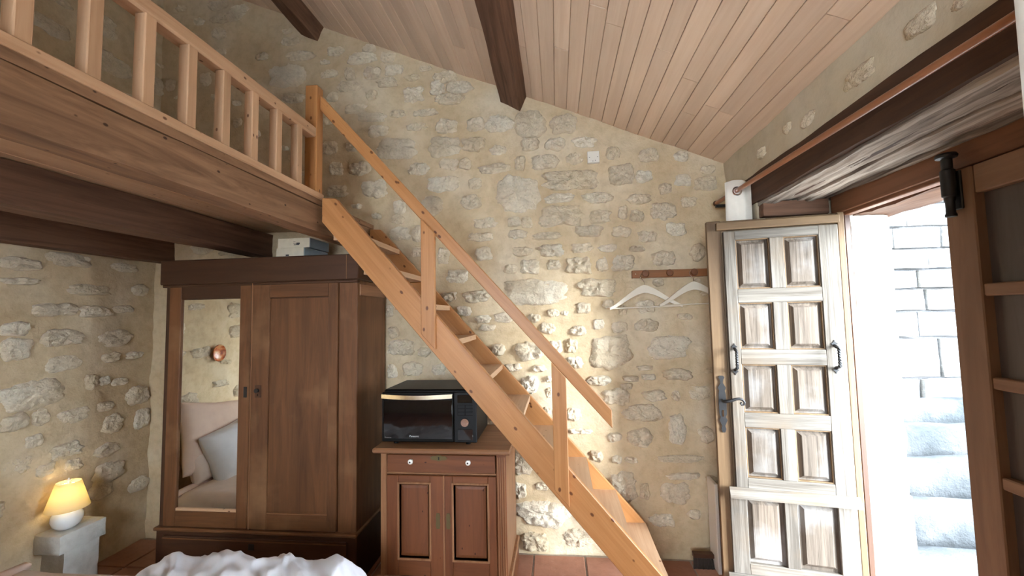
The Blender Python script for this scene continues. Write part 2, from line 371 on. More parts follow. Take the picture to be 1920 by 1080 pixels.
# stones read off the walls: centre along wall, height, half width, half height (metres)
BACK_STONES=[(-0.15,1.71,0.234,0.090),(0.27,1.73,0.138,0.062),(-0.03,1.56,0.046,0.031),(0.05,1.56,0.029,0.019),(0.18,1.59,0.048,0.038),(0.34,1.61,0.035,0.034),(-0.07,1.46,0.059,0.043),(0.14,1.44,0.058,0.037),(0.27,1.48,0.041,0.035),(0.41,1.46,0.053,0.037),(0.09,1.34,0.041,0.051),(0.34,1.29,0.141,0.112),(0.11,1.23,0.053,0.043),(-0.02,1.33,0.045,0.050),(-0.19,1.31,0.106,0.064),(0.43,1.57,0.031,0.037),(0.58,1.59,0.059,0.044),(0.58,1.47,0.081,0.044),(0.72,1.32,0.134,0.083),(-0.31,1.20,0.060,0.027),(-0.13,1.19,0.049,0.027),(-0.58,2.35,0.077,0.057),(-0.26,2.40,0.159,0.138),(0.12,2.47,0.206,0.074),(0.04,2.35,0.104,0.033),(0.29,2.34,0.105,0.039),(0.05,2.23,0.166,0.076),(0.31,2.21,0.074,0.047),(-0.49,2.20,0.087,0.044),(-0.28,2.20,0.051,0.037),(-0.19,2.19,0.043,0.042),(-0.52,2.10,0.097,0.032),(-0.27,2.11,0.071,0.034),(-0.06,2.09,0.104,0.028),(0.23,2.11,0.098,0.043),(-0.23,1.99,0.068,0.032),(-0.03,1.99,0.095,0.044),(0.18,2.00,0.075,0.032),(0.35,1.99,0.068,0.029),(-0.50,1.98,0.058,0.051),(-0.31,1.87,0.051,0.036),(-0.18,1.88,0.070,0.057),(-0.02,1.89,0.046,0.039),(0.15,1.88,0.084,0.060),(0.31,1.88,0.041,0.052),(-0.54,2.91,0.067,0.053),(-0.37,2.90,0.103,0.068),(-0.15,2.89,0.107,0.095),(0.08,2.87,0.095,0.077),(0.33,2.85,0.039,0.039),(-0.16,2.74,0.065,0.047),(0.02,2.73,0.070,0.045),(0.22,2.73,0.083,0.045),(-0.56,2.76,0.092,0.056),(-0.38,2.71,0.062,0.038),(0.15,2.62,0.059,0.047),(-0.41,2.58,0.115,0.042),(-0.23,2.61,0.039,0.053),(-0.06,2.61,0.094,0.049),(-1.64,3.01,0.043,0.029),(-1.26,2.91,0.082,0.046),(-0.97,2.92,0.092,0.036),(-0.75,2.91,0.086,0.057),(-1.62,2.81,0.062,0.056),(-1.46,2.80,0.049,0.036),(-1.12,2.77,0.151,0.083),(-0.77,2.76,0.115,0.076),(-1.58,2.65,0.054,0.053),(-1.40,2.64,0.083,0.058),(-0.96,2.61,0.082,0.046),(-0.74,2.63,0.071,0.049),(-0.62,2.63,0.049,0.044),(-1.57,2.48,0.088,0.049),(-1.29,2.48,0.093,0.067),(-0.78,2.49,0.125,0.066),(-0.55,2.48,0.051,0.045),(-0.86,2.34,0.086,0.072),(-1.10,2.34,0.049,0.053),(-1.42,2.36,0.045,0.020),(-1.11,2.25,0.055,0.035),(-1.27,2.28,0.033,0.023),(-1.59,3.54,0.078,0.040),(-1.51,3.65,0.085,0.033),(-1.39,3.47,0.107,0.042),(-1.33,3.54,0.053,0.026),(-1.19,3.46,0.060,0.041),(-1.48,3.36,0.042,0.045),(-1.31,3.35,0.068,0.049),(-1.14,3.36,0.075,0.040),(-1.00,3.29,0.063,0.029),(-1.19,3.27,0.086,0.035),(-1.49,3.26,0.094,0.043),(-1.31,3.18,0.045,0.039),(-0.99,3.16,0.081,0.067),(-0.90,3.35,0.048,0.023),(-0.76,3.27,0.083,0.044),(-0.82,3.20,0.058,0.056),(-0.65,3.19,0.104,0.049),(-0.72,3.11,0.108,0.041),(-1.43,3.09,0.080,0.036),(-1.31,3.02,0.106,0.034),(-1.11,3.03,0.063,0.030),(-0.91,3.02,0.095,0.031),(-1.64,3.37,0.078,0.037),(-1.61,3.19,0.043,0.041),(-1.67,3.46,0.043,0.019),(0.54,2.74,0.038,0.040),(0.41,2.64,0.051,0.051),(0.45,2.49,0.086,0.077),(0.64,2.61,0.070,0.049),(0.85,2.59,0.053,0.037),(0.60,2.47,0.057,0.041),(1.02,2.49,0.055,0.033),(0.74,2.38,0.043,0.039),(0.86,2.43,0.056,0.040),(1.00,2.40,0.076,0.048),(0.57,2.32,0.083,0.038),(0.89,2.28,0.055,0.036),(0.46,2.23,0.034,0.046),(0.55,2.20,0.047,0.046),(0.72,2.23,0.080,0.067),(0.44,2.10,0.067,0.043),(0.61,2.06,0.072,0.043),(0.80,2.10,0.068,0.046),(0.54,1.98,0.051,0.022),(0.45,1.89,0.076,0.052),(0.71,1.91,0.080,0.052),(0.67,1.75,0.040,0.027),(0.93,1.94,0.053,0.061),(-1.10,2.15,0.073,0.047),(-0.97,2.14,0.047,0.059),(-0.97,2.01,0.050,0.037),(-0.78,1.98,0.049,0.058),(-0.68,1.83,0.080,0.047),(-0.75,1.69,0.066,0.033),(-0.55,1.69,0.100,0.047),(-0.64,1.59,0.055,0.035),(-0.37,1.54,0.068,0.035),(-0.16,1.53,0.050,0.034),(-0.48,1.47,0.055,0.025),(-0.51,1.53,0.055,0.028),(0.56,1.19,0.048,0.016),(0.58,1.13,0.048,0.021),(0.77,1.15,0.090,0.042),(0.47,1.12,0.052,0.021),(0.44,1.07,0.041,0.021),(0.26,1.11,0.080,0.032),(0.37,1.00,0.086,0.053),(0.62,1.01,0.078,0.037),(0.75,1.01,0.029,0.038),(0.90,1.03,0.072,0.045),(0.53,0.90,0.129,0.059),(0.75,0.79,0.054,0.092),(0.93,0.76,0.051,0.054),(0.51,0.74,0.080,0.068),(0.35,0.74,0.048,0.034),(0.23,0.62,0.044,0.041),(0.36,0.60,0.032,0.027),(0.45,0.60,0.044,0.023),(0.75,0.61,0.154,0.025),(0.40,0.43,0.086,0.101),(0.77,0.50,0.110,0.022),(0.72,0.40,0.094,0.069),(0.53,0.40,0.032,0.054),(0.63,0.23,0.083,0.038),(0.83,0.27,0.042,0.029),(-0.26,0.56,0.068,0.070),(-0.28,0.39,0.046,0.055),(-0.13,0.42,0.050,0.027),(-0.13,0.25,0.180,0.095),(-0.18,0.07,0.099,0.059),(0.10,0.10,0.103,0.058),(-0.20,1.08,0.065,0.065),(-0.07,1.12,0.025,0.022),(-0.07,1.03,0.021,0.036),(0.09,0.89,0.052,0.049),(0.13,0.78,0.085,0.017),(-0.50,0.84,0.048,0.025),(-0.41,1.32,0.048,0.037),(-1.15,1.45,0.042,0.044),(-1.10,1.34,0.090,0.057),(-0.93,1.31,0.047,0.034),(-0.82,1.19,0.053,0.043),(-1.01,1.19,0.073,0.049),(-1.16,1.18,0.035,0.052),(-1.17,1.60,0.026,0.044),(-2.56,4.00,0.082,0.032),(-2.47,3.89,0.149,0.047),(-2.37,3.95,0.081,0.031),(-2.54,3.77,0.073,0.048),(-1.87,3.53,0.119,0.042),(-1.97,3.38,0.143,0.083),(-1.92,3.21,0.087,0.037),(-1.95,3.65,0.083,0.039),(-2.87,4.01,0.040,0.027),(-2.71,3.88,0.049,0.033),(-2.94,3.39,0.041,0.049),(-2.64,3.41,0.054,0.059),(-2.38,3.20,0.038,0.021),(-2.18,3.55,0.061,0.028),(-2.63,2.11,0.089,0.054),(-2.43,2.09,0.077,0.057)]
LEFT_STONES=[(2.89,3.54,0.081,0.012),(2.84,3.37,0.044,0.066),(2.30,1.95,0.118,0.041),(2.65,1.94,0.094,0.033),(2.44,1.77,0.121,0.033),(2.25,1.64,0.109,0.041),(2.29,1.47,0.108,0.050),(2.61,1.45,0.113,0.056),(2.76,1.79,0.061,0.040),(2.07,1.90,0.092,0.037),(2.07,1.80,0.091,0.021),(2.06,1.53,0.066,0.037),(2.07,1.42,0.071,0.061),(2.30,1.31,0.094,0.044),(2.47,1.63,0.095,0.035),(2.65,1.65,0.065,0.025),(2.58,1.32,0.054,0.033),(2.74,1.32,0.064,0.024),(2.16,1.15,0.158,0.087),(2.20,1.01,0.044,0.048),(2.37,0.98,0.086,0.046),(2.46,1.17,0.042,0.050),(2.54,1.17,0.035,0.032),(2.78,1.03,0.071,0.064),(2.81,0.86,0.053,0.067),(2.55,1.00,0.056,0.034),(2.61,0.87,0.072,0.061),(2.08,1.01,0.060,0.047),(2.17,0.88,0.042,0.037),(2.33,0.78,0.091,0.048),(2.10,0.77,0.073,0.049),(2.23,0.70,0.054,0.040),(2.38,0.68,0.049,0.036),(2.60,0.55,0.101,0.068),(2.55,0.45,0.076,0.052),(2.80,0.40,0.070,0.052),(2.64,1.15,0.059,0.026),(2.58,0.71,0.078,0.044)]

# ================================================================== THE SETTING
# ---- floor: terracotta tiles on a grout bed
floor = tag(box('floor', (LX - 0.3, REAR - 0.3, -0.20), (OX, BY + 0.3, -0.012), GROUT, bev=0), 'reddish terracotta tiled floor of the stone room', 'floor', kind='structure')
ts = 0.325
tile0 = None
nx = int((RX + 0.3 - LX) / ts) + 1; ny = int((BY - REAR) / ts) + 1
for i in range(nx):
    for j in range(ny):
        x = -0.19 + ts * (i - 9) + ts / 2; y = BY - ts * (j + 0.5) - 0.03
        if x < LX or x > RX + 0.3 or y < REAR: continue
        z = -0.012 + random.uniform(-0.0015, 0.0015)
        mw = T(x, y, z) @ Matrix.Rotation(random.uniform(-0.006, 0.006), 4, 'Z')
        if tile0 is None:
            tile0 = box('tile', (-ts / 2 + 0.005, -ts / 2 + 0.005, -0.012), (ts / 2 - 0.005, ts / 2 - 0.005, 0.012), TILE, floor, bev=0.004)
            W[tile0.name] = mw; tile0.matrix_basis = mw
        else: same('tile', tile0, floor, mw)

# ---- back wall with its stones
wall_back = tag(rough_box('wall_back', (LX - 0.35, BY, -0.1), (OX, BY + 0.4, 4.55), (0.024, 0.2, 0.024), 0.013, MORTAR, freq=3.2, stretch=(1, 1, 1.7)),
                'back wall of pale limestone rubble set in yellowish lime mortar', 'wall', kind='structure')
for i, (x, z, a, b) in enumerate(BACK_STONES):
    proud = 0.015 + 0.012 * random.random() + (0.006 if a * b > 0.004 else 0)
    if z > roof_z(x) - 0.04: continue
    m = T(x, BY + 0.001, z) @ Matrix.Rotation(random.uniform(-0.05, 0.05), 4, 'Y')
    wall_stone(wall_back, m, a * 0.97, b * 0.97, proud, i + 11, STONE)
# small stones that fill the larger gaps
taken = list(BACK_STONES)
rr = random.Random(3); added = 0
for _ in range(6000):
    if added >= 62: break
    a = rr.uniform(0.018, 0.05); b = a * rr.uniform(0.45, 0.9); x = rr.uniform(LX + 0.1, RX - 0.06); z = rr.uniform(0.1, 3.9)
    if z > roof_z(x) - 0.12 or (x < -1.2 and z < 2.3): continue
    if any(abs(x - s[0]) < a + s[2] + 0.03 and abs(z - s[1]) < b + s[3] + 0.025 for s in taken): continue
    taken.append((x, z, a, b)); added += 1
    wall_stone(wall_back, T(x, BY - 0.001, z) @ Matrix.Rotation(rr.uniform(-0.2, 0.2), 4, 'Y'), a, b, 0.008 + 0.006 * rr.random(), 500 + added, STONE)

# ---- left wall
wall_left = tag(rough_box('wall_left', (LX - 0.35, REAR - 0.3, -0.1), (LX, BY + 0.1, 4.75), (0.2, 0.04, 0.04), 0.014, MORTAR, freq=3.4, stretch=(1, 1, 1.6), seed=2),
                'left stone wall behind the bedside lamp, below and above the loft', 'wall', kind='structure')
LM = lambda y, z, r: frame_matrix((LX + 0.001, y, z), (0, 1, 0), (0, 0, 1), (-1, 0, 0)) @ Matrix.Rotation(r, 4, 'Y')
lt = list(LEFT_STONES); k = 0
for i, (y, z, a, b) in enumerate(LEFT_STONES):
    wall_stone(wall_left, LM(y, z, random.uniform(-0.05, 0.05)), a, b, 0.012 + 0.010 * random.random(), i + 700, STONE)
for _ in range(5000):
    if k >= 120: break
    a = rr.uniform(0.05, 0.14); b = a * rr.uniform(0.35, 0.65); y = rr.uniform(0.2, 2.75); z = rr.uniform(0.35, 4.0)
    if y > 2.0 and z < 2.05: continue
    if 2.0 < z < 2.28: continue
    if any(abs(y - s[0]) < a + s[2] + 0.02 and abs(z - s[1]) < b + s[3] + 0.02 for s in lt): continue
    lt.append((y, z, a, b)); k += 1
    wall_stone(wall_left, LM(y, z, rr.uniform(-0.06, 0.06)), a, b, 0.011 + 0.008 * rr.random(), 900 + k, STONE)

# ---- right wall with the door opening (opening y 1.00..2.36, up to z 2.15)
wr = empty('wall_right', (RX, 0.3, 0), 'thick plastered wall holding the double door, right of the stairs', 'wall', kind='structure')
rough_box('pier', (RX, 2.44, -0.1), (1.56, BY + 0.05, 2.31), 0.045, 0.010, PLASTER, wr, freq=4)
rough_box('outer_pier', (1.52, 2.37, -0.1), (OX, BY + 0.4, 2.31), 0.05, 0.016, LEDGE, wr, freq=6)
rough_box('near_pier', (RX, REAR, -0.1), (OX, 0.94, 2.31), (0.1, 0.06, 0.06), 0.010, PLASTER, wr, freq=4)
rough_box('upper_wall', (RX, REAR, 2.29), (OX, BY + 0.05, 2.95), (0.1, 0.045, 0.045), 0.010, PLASTER, wr, freq=4.5, stretch=(1, .6, 1.3))
for i, (y, z, a, b) in enumerate([(1.62, 2.40, .075, .035), (1.93, 2.385, .05, .03), (2.1, 2.42, .03, .022), (1.35, 2.41, .06, .03), (2.36, 2.40, .04, .025), (1.2, 2.38, .05, .02)]):
    wall_stone(wr, frame_matrix((RX - 0.001, y, z), (0, -1, 0), (0, 0, 1), (1, 0, 0)), a, b, 0.009, 1200 + i, STONE)

# ---- rear wall with a window added for fill light (behind the camera)
wb = empty('wall_rear', (-1, REAR, 0), 'plain plastered wall behind the viewer with an added fill-light window', 'wall', kind='structure')
for n_, lo, hi in (('masonry', (LX, REAR - 0.3, -0.1), (-1.4, REAR, 4.7)), ('masonry', (0.2, REAR - 0.3, -0.1), (OX, REAR, 4.7)),
                   ('masonry', (-1.4, REAR - 0.3, -0.1), (0.2, REAR, 1.0)), ('masonry', (-1.4, REAR - 0.3, 2.35), (0.2, REAR, 4.7))):
    box(n_, lo, hi, PLASTER, wb, bev=0)
win = empty('window_1', (-0.6, REAR, 1.0), 'unseen wooden casement window added behind the viewer for warm fill light', 'window', kind='structure')
for lo, hi in (((-1.4, REAR - 0.1, 1.0), (-1.34, REAR - 0.04, 2.35)), ((0.14, REAR - 0.1, 1.0), (0.2, REAR - 0.04, 2.35)), ((-0.63, REAR - 0.1, 1.0), (-0.57, REAR - 0.04, 2.35)),
               ((-1.34, REAR - 0.1, 1.0), (0.14, REAR - 0.04, 1.06)), ((-1.34, REAR - 0.1, 2.29), (0.14, REAR - 0.04, 2.35))):
    box('window_bar', lo, hi, FRAMEWD('z'), win)

# ---- ceiling: sloping pine lining boards
sl = math.atan(0.43)
def slope_matrix(x, y, dz=0.0):
    """local x down the slope (towards the door wall), local y along the room, local z up off the boards"""
    return T(x, y, roof_z(x) + dz) @ Matrix.Rotation(sl, 4, 'Y')
LS = (RX + 0.3 - (LX - 0.3)) / math.cos(sl)
ceiling = tag(box('ceiling', (0, REAR - 0.3, 0.022), (LS, BY + 0.4, 0.20), WARD('y'), None, slope_matrix(LX - 0.3, 0), bev=0),
              'sloping ceiling lined with pale narrow wooden boards', 'ceiling', kind='structure')
bw = 0.0865; cosl = math.cos(sl); i = 0
xr = RX + 0.012
while xr > LX - 0.02:
    y1 = BY + 0.02
    first = True
    while y1 > -0.9:
        L = random.uniform(0.25, 1.1) if first else random.uniform(1.0, 2.3)
        if first and random.random() < 0.45: L = random.uniform(1.2, 2.4)
        first = False
        y0 = max(y1 - L, -1.0)
        c = slope_matrix(xr - bw * cosl / 2, 0, random.uniform(-0.0015, 0.001))
        box('board', (-bw / 2 + 0.0011, y0 + 0.0006, 0.0), (bw / 2 - 0.0011, y1 - 0.0006, 0.018), BOARD('y'), ceiling, c, bev=0.0022)
        y1 = y0
    xr -= bw * cosl; i += 1

# ---- roof purlins (dark beams along the room)
def purlin(corners, label, seed):
    # corners bottom-left, bottom-right, top-right, top-left in x,z at the wall; runs along y
    n = 34; y0, y1 = BY + 0.03, -1.6
    per = []
    for a in range(4):
        p, q = Vector(corners[a]), Vector(corners[(a + 1) % 4])
        for t in range(5): per.append(p.lerp(q, t / 5))
    vs_, fs = [], []; m = len(per); cx = sum(p.x for p in per) / m; cz = sum(p.y for p in per) / m
    for i in range(n + 1):
        y = y0 + (y1 - y0) * i / n
        for p in per:
            o1 = mnoise.noise_vector(Vector((p.x * 9 + seed, y * 2.2, p.y * 9)))
            vs_.append((p.x - cx + o1.x * 0.010, y, p.y - cz + o1.z * 0.010))
    for i in range(n):
        for k in range(m): fs.append((i * m + k, i * m + (k + 1) % m, (i + 1) * m + (k + 1) % m, (i + 1) * m + k))
    fs.append(tuple(range(m))[::-1]); fs.append(tuple(range(n * m, (n + 1) * m)))
    o = obj('roof_purlin', vs_, fs, DARKOAK('y'), None, T(cx, 0, cz), angle=40)
    return tag(o, label, 'beam', 'dark purlins under the sloping ceiling')
purlin([(-0.355, 3.055), (-0.223, 2.985), (-0.160, 3.12), (-0.385, 3.26)], 'dark rough roof beam meeting the back wall above the middle of the staircase', 3)
purlin([(-1.860, 3.70), (-1.735, 3.635), (-1.665, 3.78), (-1.88, 3.90)], 'dark rough roof beam at the top, above the loft railing', 8)

# ---- lintel over the door
lin = empty('lintel_beam', (RX, 1.6, 2.15), 'dark hewn oak lintel with cracked weathered underside above the double door', 'beam')
rough_box('timber', (RX - 0.015, 0.55, 2.150), (RX + 0.135, 2.54, 2.305), (0.03, 0.05, 0.03), 0.006, wood('blackened_oak', (0.085, 0.040, 0.022), (0.040, 0.018, 0.010), 'y', rough=0.75, fine=24, bumps=0.5), lin, freq=9, stretch=(1, .25, 1), seed=1)
for x0, x1, zz, sd in ((RX + 0.005, RX + 0.085, 2.134, 2), (RX + 0.104, RX + 0.165, 2.146, 3), (RX + 0.180, RX + 0.262, 2.136, 4), (RX + 0.282, RX + 0.318, 2.150, 5), (RX + 0.330, RX + 0.375, 2.140, 8)):
    rough_box('split_plank', (x0, 0.55, zz), (x1, 2.52, zz + 0.06), (0.016, 0.030, 0.02), 0.013, LINTELOAK('y'), lin, freq=9, stretch=(2.2, .30, 2), seed=sd)
rough_box('core_timber', (RX + 0.12, 0.55, 2.185), (1.56, 2.54, 2.30), (0.06, 0.1, 0.06), 0.004, DARKOAK('y'), lin, freq=9, seed=9)
rough_box('outer_timber', (1.56, 0.8, 2.035), (OX + 0.02, 2.55, 2.30), (0.04, 0.05, 0.04), 0.016, DARKOAK('y'), lin, freq=9, stretch=(1, .35, 1), seed=6)
rough_box('bearing_block', (RX + 0.01, 2.395, 2.065), (1.46, 2.46, 2.142), (0.04, 0.03, 0.025), 0.006, DARKOAK('x'), lin, freq=9, stretch=(.3, 1, 1), seed=7)

# ---- door frame
fr = empty('trim_1', (1.5, 1.7, 0), 'red-brown wooden frame around the double door opening', 'door frame', kind='structure')
box('frame_head', (1.475, 0.95, 2.052), (1.56, 2.40, 2.150), FRAMEWD('y'), fr)
box('frame_bead', (1.488, 1.0, 2.034), (1.53, 2.345, 2.054), FRAMEWD('y'), fr)
box('jamb', (1.488, 2.322, 0.0), (1.516, 2.40, 2.055), WARDDK('z'), fr)
box('jamb', (1.488, 0.93, 0.0), (1.56, 1.0, 2.055), FRAMEWD('z'), fr)
box('threshold', (1.45, 0.95, -0.01), (1.62, 2.40, 0.025), LEDGE, fr)

# ---- open door leaf (weathered outer face turned to the viewer)
hinge = Vector((1.472, 2.298, 0)); free = Vector((0.837, 2.411, 0)); eu = (free - hinge).normalized()
nn = Vector((-eu.y, eu.x, 0))
if nn.y > 0: nn = -nn                       # outward face normal, towards the viewer
LMX = frame_matrix(hinge, eu, (0, 0, 1), -nn)   # local x along leaf from hinge, -y to the viewer
door1 = empty('door_1', (hinge.x, hinge.y, 0), 'open weathered oak door leaf with ten raised panels and iron handles', 'door', kind='structure')
def db(name, x0, x1, z0, z1, y0, y1, mat, parent=door1, bev=0.003): return box(name, (x0, y0, z0), (x1, y1, z1), mat, parent, LMX, bev)
db('leaf_board', 0.002, 0.648, 0.02, 2.048, 0.022, 0.045, TANOAK('z'))
db('edge_strip', 0.575, 0.648, 0.02, 2.048, 0.010, 0.022, TANOAK('z'))
db('edge_strip', 0.000, 0.030, 0.02, 2.048, 0.002, 0.022, TANOAK('z'))
db('stile', 0.510, 0.567, 0.60, 1.985, -0.006, 0.022, GREYOAK('z'))
db('stile', 0.033, 0.121, 0.60, 1.985, -0.006, 0.022, GREYOAK('z'))
db('stile', 0.520, 0.600, 0.02, 0.585, -0.006, 0.022, GREYOAK('z'))
db('stile', 0.033, 0.115, 0.02, 0.585, -0.006, 0.022, GREYOAK('z'))
rows = [(1.667, 1.937), (1.345, 1.593), (1.014, 1.266), (0.678, 0.938)]
rails = [(1.937, 1.985), (1.593, 1.667), (1.266, 1.345), (0.938, 1.014), (0.60, 0.678)]
for z0, z1 in rails: db('rail', 0.119, 0.512, z0, z1, -0.006, 0.022, GREYOAK('x'))
for z0, z1 in rows:
    db('muntin', 0.281, 0.347, z0, z1, -0.006, 0.022, GREYOAK('z'))
    for x0, x1 in ((0.347, 0.510), (0.121, 0.281)):
        raised_panel('panel', x0, x1, z0, z1, BROWNPANEL('z'), door1, LMX, y_edge=0.016, y_field=0.002, margin=0.030)
        for lo, hi in (((x0, z0), (x0 + 0.006, z1)), ((x1 - 0.006, z0), (x1, z1)), ((x0, z0), (x1, z0 + 0.006)), ((x0, z1 - 0.006), (x1, z1))):
            db('bead', lo[0], hi[0], lo[1], hi[1], 0.0, 0.018, TANOAK('z'), bev=0.002)
db('muntin', 0.290, 0.350, 0.245, 0.57, -0.006, 0.022, GREYOAK('z'))
db('rail', 0.113, 0.522, 0.06, 0.245, -0.006, 0.022, GREYOAK('x'))
for x0, x1 in ((0.350, 0.525), (0.114, 0.290)):
    raised_panel('panel', x0, x1, 0.245, 0.572, BROWNPANEL('z'), door1, LMX, y_edge=0.016, y_field=0.002, margin=0.030)
def drip(name, x0, x1, z0, z1, out, mat):
    h = z1 - z0
    prof = [(-0.006, 0), (-out, 0.0), (-out, h * 0.35), (-0.012, h), (-0.006, h)]
    vs_ = [(x0, p[0], z0 + p[1]) for p in prof] + [(x1, p[0], z0 + p[1]) for p in prof]
    n = len(prof); fs = [(k, (k + 1) % n, n + (k + 1) % n, n + k) for k in range(n)] + [tuple(range(n))[::-1], tuple(range(n, 2 * n))]
    cx = (x0 + x1) / 2
    return obj(name, [(v[0] - cx, v[1], v[2] - z0) for v in vs_], fs, mat, door1, LMX @ T(cx, 0, z0))
drip('drip_bar', 0.020, 0.602, 0.578, 0.628, 0.035, GREYOAK('x'))
drip('drip_bar', 0.020, 0.625, 0.135, 0.192, 0.05, GREYOAK('x'))
db('top_batten', 0.027, 0.602, 1.992, 2.033, -0.022, 0.012, TANOAK('x'))
def iron_pull(x, z0, z1):
    pts = []
    n = 22
    for i in range(n + 1):
        t = i / n; zz = z0 + (z1 - z0) * t
        y = -0.006 - 0.050 * min(1.0, math.sin(math.pi * t) * 2.6)
        pts.append((x, y, zz))
    hnd = tube('pull_handle', pts, [0.0078 + 0.0014 * math.sin(i * 2.2) for i in range(n + 1)], IRON, door1, LMX, seg=5, twist=0.55)
    for zc in (z0 - 0.008, z1 + 0.008):
        prism('diamond_plate', [(x - 0.015, zc), (x - 0.005, zc + 0.007), (x, zc + 0.018), (x + 0.005, zc + 0.007), (x + 0.015, zc), (x + 0.005, zc - 0.007), (x, zc - 0.018), (x - 0.005, zc - 0.007)], 0.006, IRON, hnd, LMX @ T(0, -0.010, 0))
    return hnd
iron_pull(0.542, 1.236, 1.352); iron_pull(0.084, 1.252, 1.368)
# ornate lock plate with scrolled lever
side = [(0.008, 0.150), (0.016, 0.142), (0.008, 0.128), (0.006, 0.112), (0.014, 0.098), (0.020, 0.086), (0.013, 0.070), (0.017, 0.055), (0.019, 0.0), (0.018, -0.055), (0.012, -0.068), (0.020, -0.085), (0.013, -0.102), (0.007, -0.115), (0.012, -0.132), (0.006, -0.150)]
poly = [(-a, b) for a, b in side] + [(a, b) for a, b in side[::-1]]
plate = prism('lock_plate', poly, 0.006, IRON, door1, LMX @ T(0.611, 0.003, 1.053))
prism('keyhole', [(-0.004, -0.018), (0.004, -0.018), (0.004, 0.006), (0.006, 0.012), (0, 0.018), (-0.006, 0.012), (-0.004, 0.006)], 0.003, CHROME, plate, LMX @ T(0.611, 0.001, 1.005))
lv = [(0.611, 0.004, 1.073), (0.611, -0.022, 1.073), (0.607, -0.034, 1.074), (0.595, -0.040, 1.076), (0.575, -0.042, 1.081), (0.555, -0.042, 1.089), (0.538, -0.042, 1.092), (0.522, -0.042, 1.086), (0.514, -0.042, 1.074), (0.518, -0.042, 1.062), (0.528, -0.042, 1.060), (0.533, -0.042, 1.068), (0.528, -0.042, 1.074)]
tube('lever', lv, [.008, .008, .0085, .0085, .008, .0075, .007, .0065, .006, .0055, .005, .005, .005], IRON, plate, LMX, seg=8)

# ---- closed door leaf seen from inside
door2 = empty('door_2', (1.5, 1.4, 0), 'closed brown door leaf with deep dark panels and a black bolt, at the right edge', 'door', kind='structure')
def d2(name, y0, y1, z0, z1, x0, x1, mat, parent=door2): return box(name, (x0, y0, z0), (x1, y1, z1), mat, parent, bev=0.004)
d2('stile', 1.612, 1.722, 0.02, 2.045, 1.455, 1.515, LEAFWD('z'))
d2('stile', 1.01, 1.10, 0.02, 2.045, 1.455, 1.515, LEAFWD('z'))
d2('cover_strip', 1.712, 1.738, 0.02, 2.04, 1.50, 1.535, FRAMEWD('z'))
for z0, z1 in ((1.945, 2.045), (1.585, 1.628), (1.268, 1.308), (0.938, 0.978), (0.585, 0.628), (0.02, 0.20)):
    d2('rail', 1.10, 1.612, z0, z1, 1.460, 1.512, LEAFWD('y'))
d2('muntin', 1.335, 1.377, 0.2, 1.945, 1.462, 1.510, LEAFWD('z'))
zz = [0.20, 0.585, 0.628, 0.938, 0.978, 1.268, 1.308, 1.585, 1.628, 1.945]
DKPANEL = wood('dusty_dark_panel', (0.105, 0.085, 0.078), (0.075, 0.060, 0.056), 'z', rough=0.35, fine=24, var=0.03)
for i in range(0, 10, 2):
    for y0, y1 in ((1.10, 1.335), (1.377, 1.612)):
        d2('panel', y0 - 0.004, y1 + 0.004, zz[i] - 0.004, zz[i + 1] + 0.004, 1.490, 1.502, DKPANEL)
bolt = lathe('bolt_barrel', [(0, 1.875), (0.016, 1.875), (0.017, 1.882), (0.0135, 1.89), (0.0135, 1.93), (0.016, 1.935), (0.016, 1.945), (0.021, 1.95), (0.021, 2.045), (0.016, 2.05), (0.016, 2.088), (0.030, 2.092), (0.032, 2.10), (0.028, 2.107), (0, 2.109)], IRON, door2, T(1.428, 1.668, 0), seg=18)
box('bolt_plate', (1.447, 1.645, 1.90), (1.456, 1.691, 2.04), IRON, bolt)

# ---- outside: granite wall and rising steps
wo = tag(box('wall_outside', (OX + 0.2, 4.25, -0.3), (6.4, 4.7, 3.6), OUTMORTAR, bev=0), 'sunlit granite wall outside, seen through the open door', 'wall', kind='structure')
ro = random.Random(21)
z = 0.3
while z < 3.55:
    h = ro.uniform(0.17, 0.24) if z > 1.05 else ro.uniform(0.26, 0.36)
    x = OX + 0.2 + ro.uniform(-0.2, 0)
    while x < 6.4:
        w = ro.uniform(0.3, 0.75)
        if x + w > OX + 0.25:
            x0 = max(x, OX + 0.21)
            rough_box('stone', (x0 + 0.004, 4.20 + ro.uniform(-0.02, 0.012), z + 0.004), (min(x + w, 6.38) - 0.004, 4.30, z + h - 0.004), (0.09, 0.06, 0.07), 0.010, OUTSTONE, wo, freq=5, seed=ro.random() * 20, rounding=0.008)
        x += w
    z += h
tag(box('ground_outside', (OX - 0.02, -30, -0.25), (45, 30, -0.06), GRAVEL, bev=0), 'stony ground just outside the open door', 'ground', kind='structure')
names = ['lowest granite step just outside the open door', 'second granite step up outside the open door', 'third granite step up outside the open door',
         'fourth granite step up outside the open door', 'highest granite step, at the foot of the outside wall']
for i in range(5):
    y0 = 2.62 + i * 0.33; z0 = 0.12 + i * 0.165
    st = rough_box('stone_step', (OX + 0.12 + 0.05 * (i % 2), y0 + 0.024, -0.03), (4.6, 4.14 if i == 4 else y0 + 0.305, z0), (0.12, 0.08, 0.08), 0.022, STEPSTONE, freq=4, seed=i + 30, rounding=0.02)
    tag(st, names[i], 'step', 'granite steps outside the door')
# pale dressed stones lining the outer corner
for i, (z0, z1, d) in enumerate(((0.0, 0.62, 0.012), (0.63, 1.32, -0.006), (1.33, 2.03, 0.008))):
    rough_box('jamb_stone', (1.53, 2.350, z0), (OX + d, 2.60, z1), 0.06, 0.008, LEDGE, wr, freq=6, seed=40 + i, rounding=0.01)

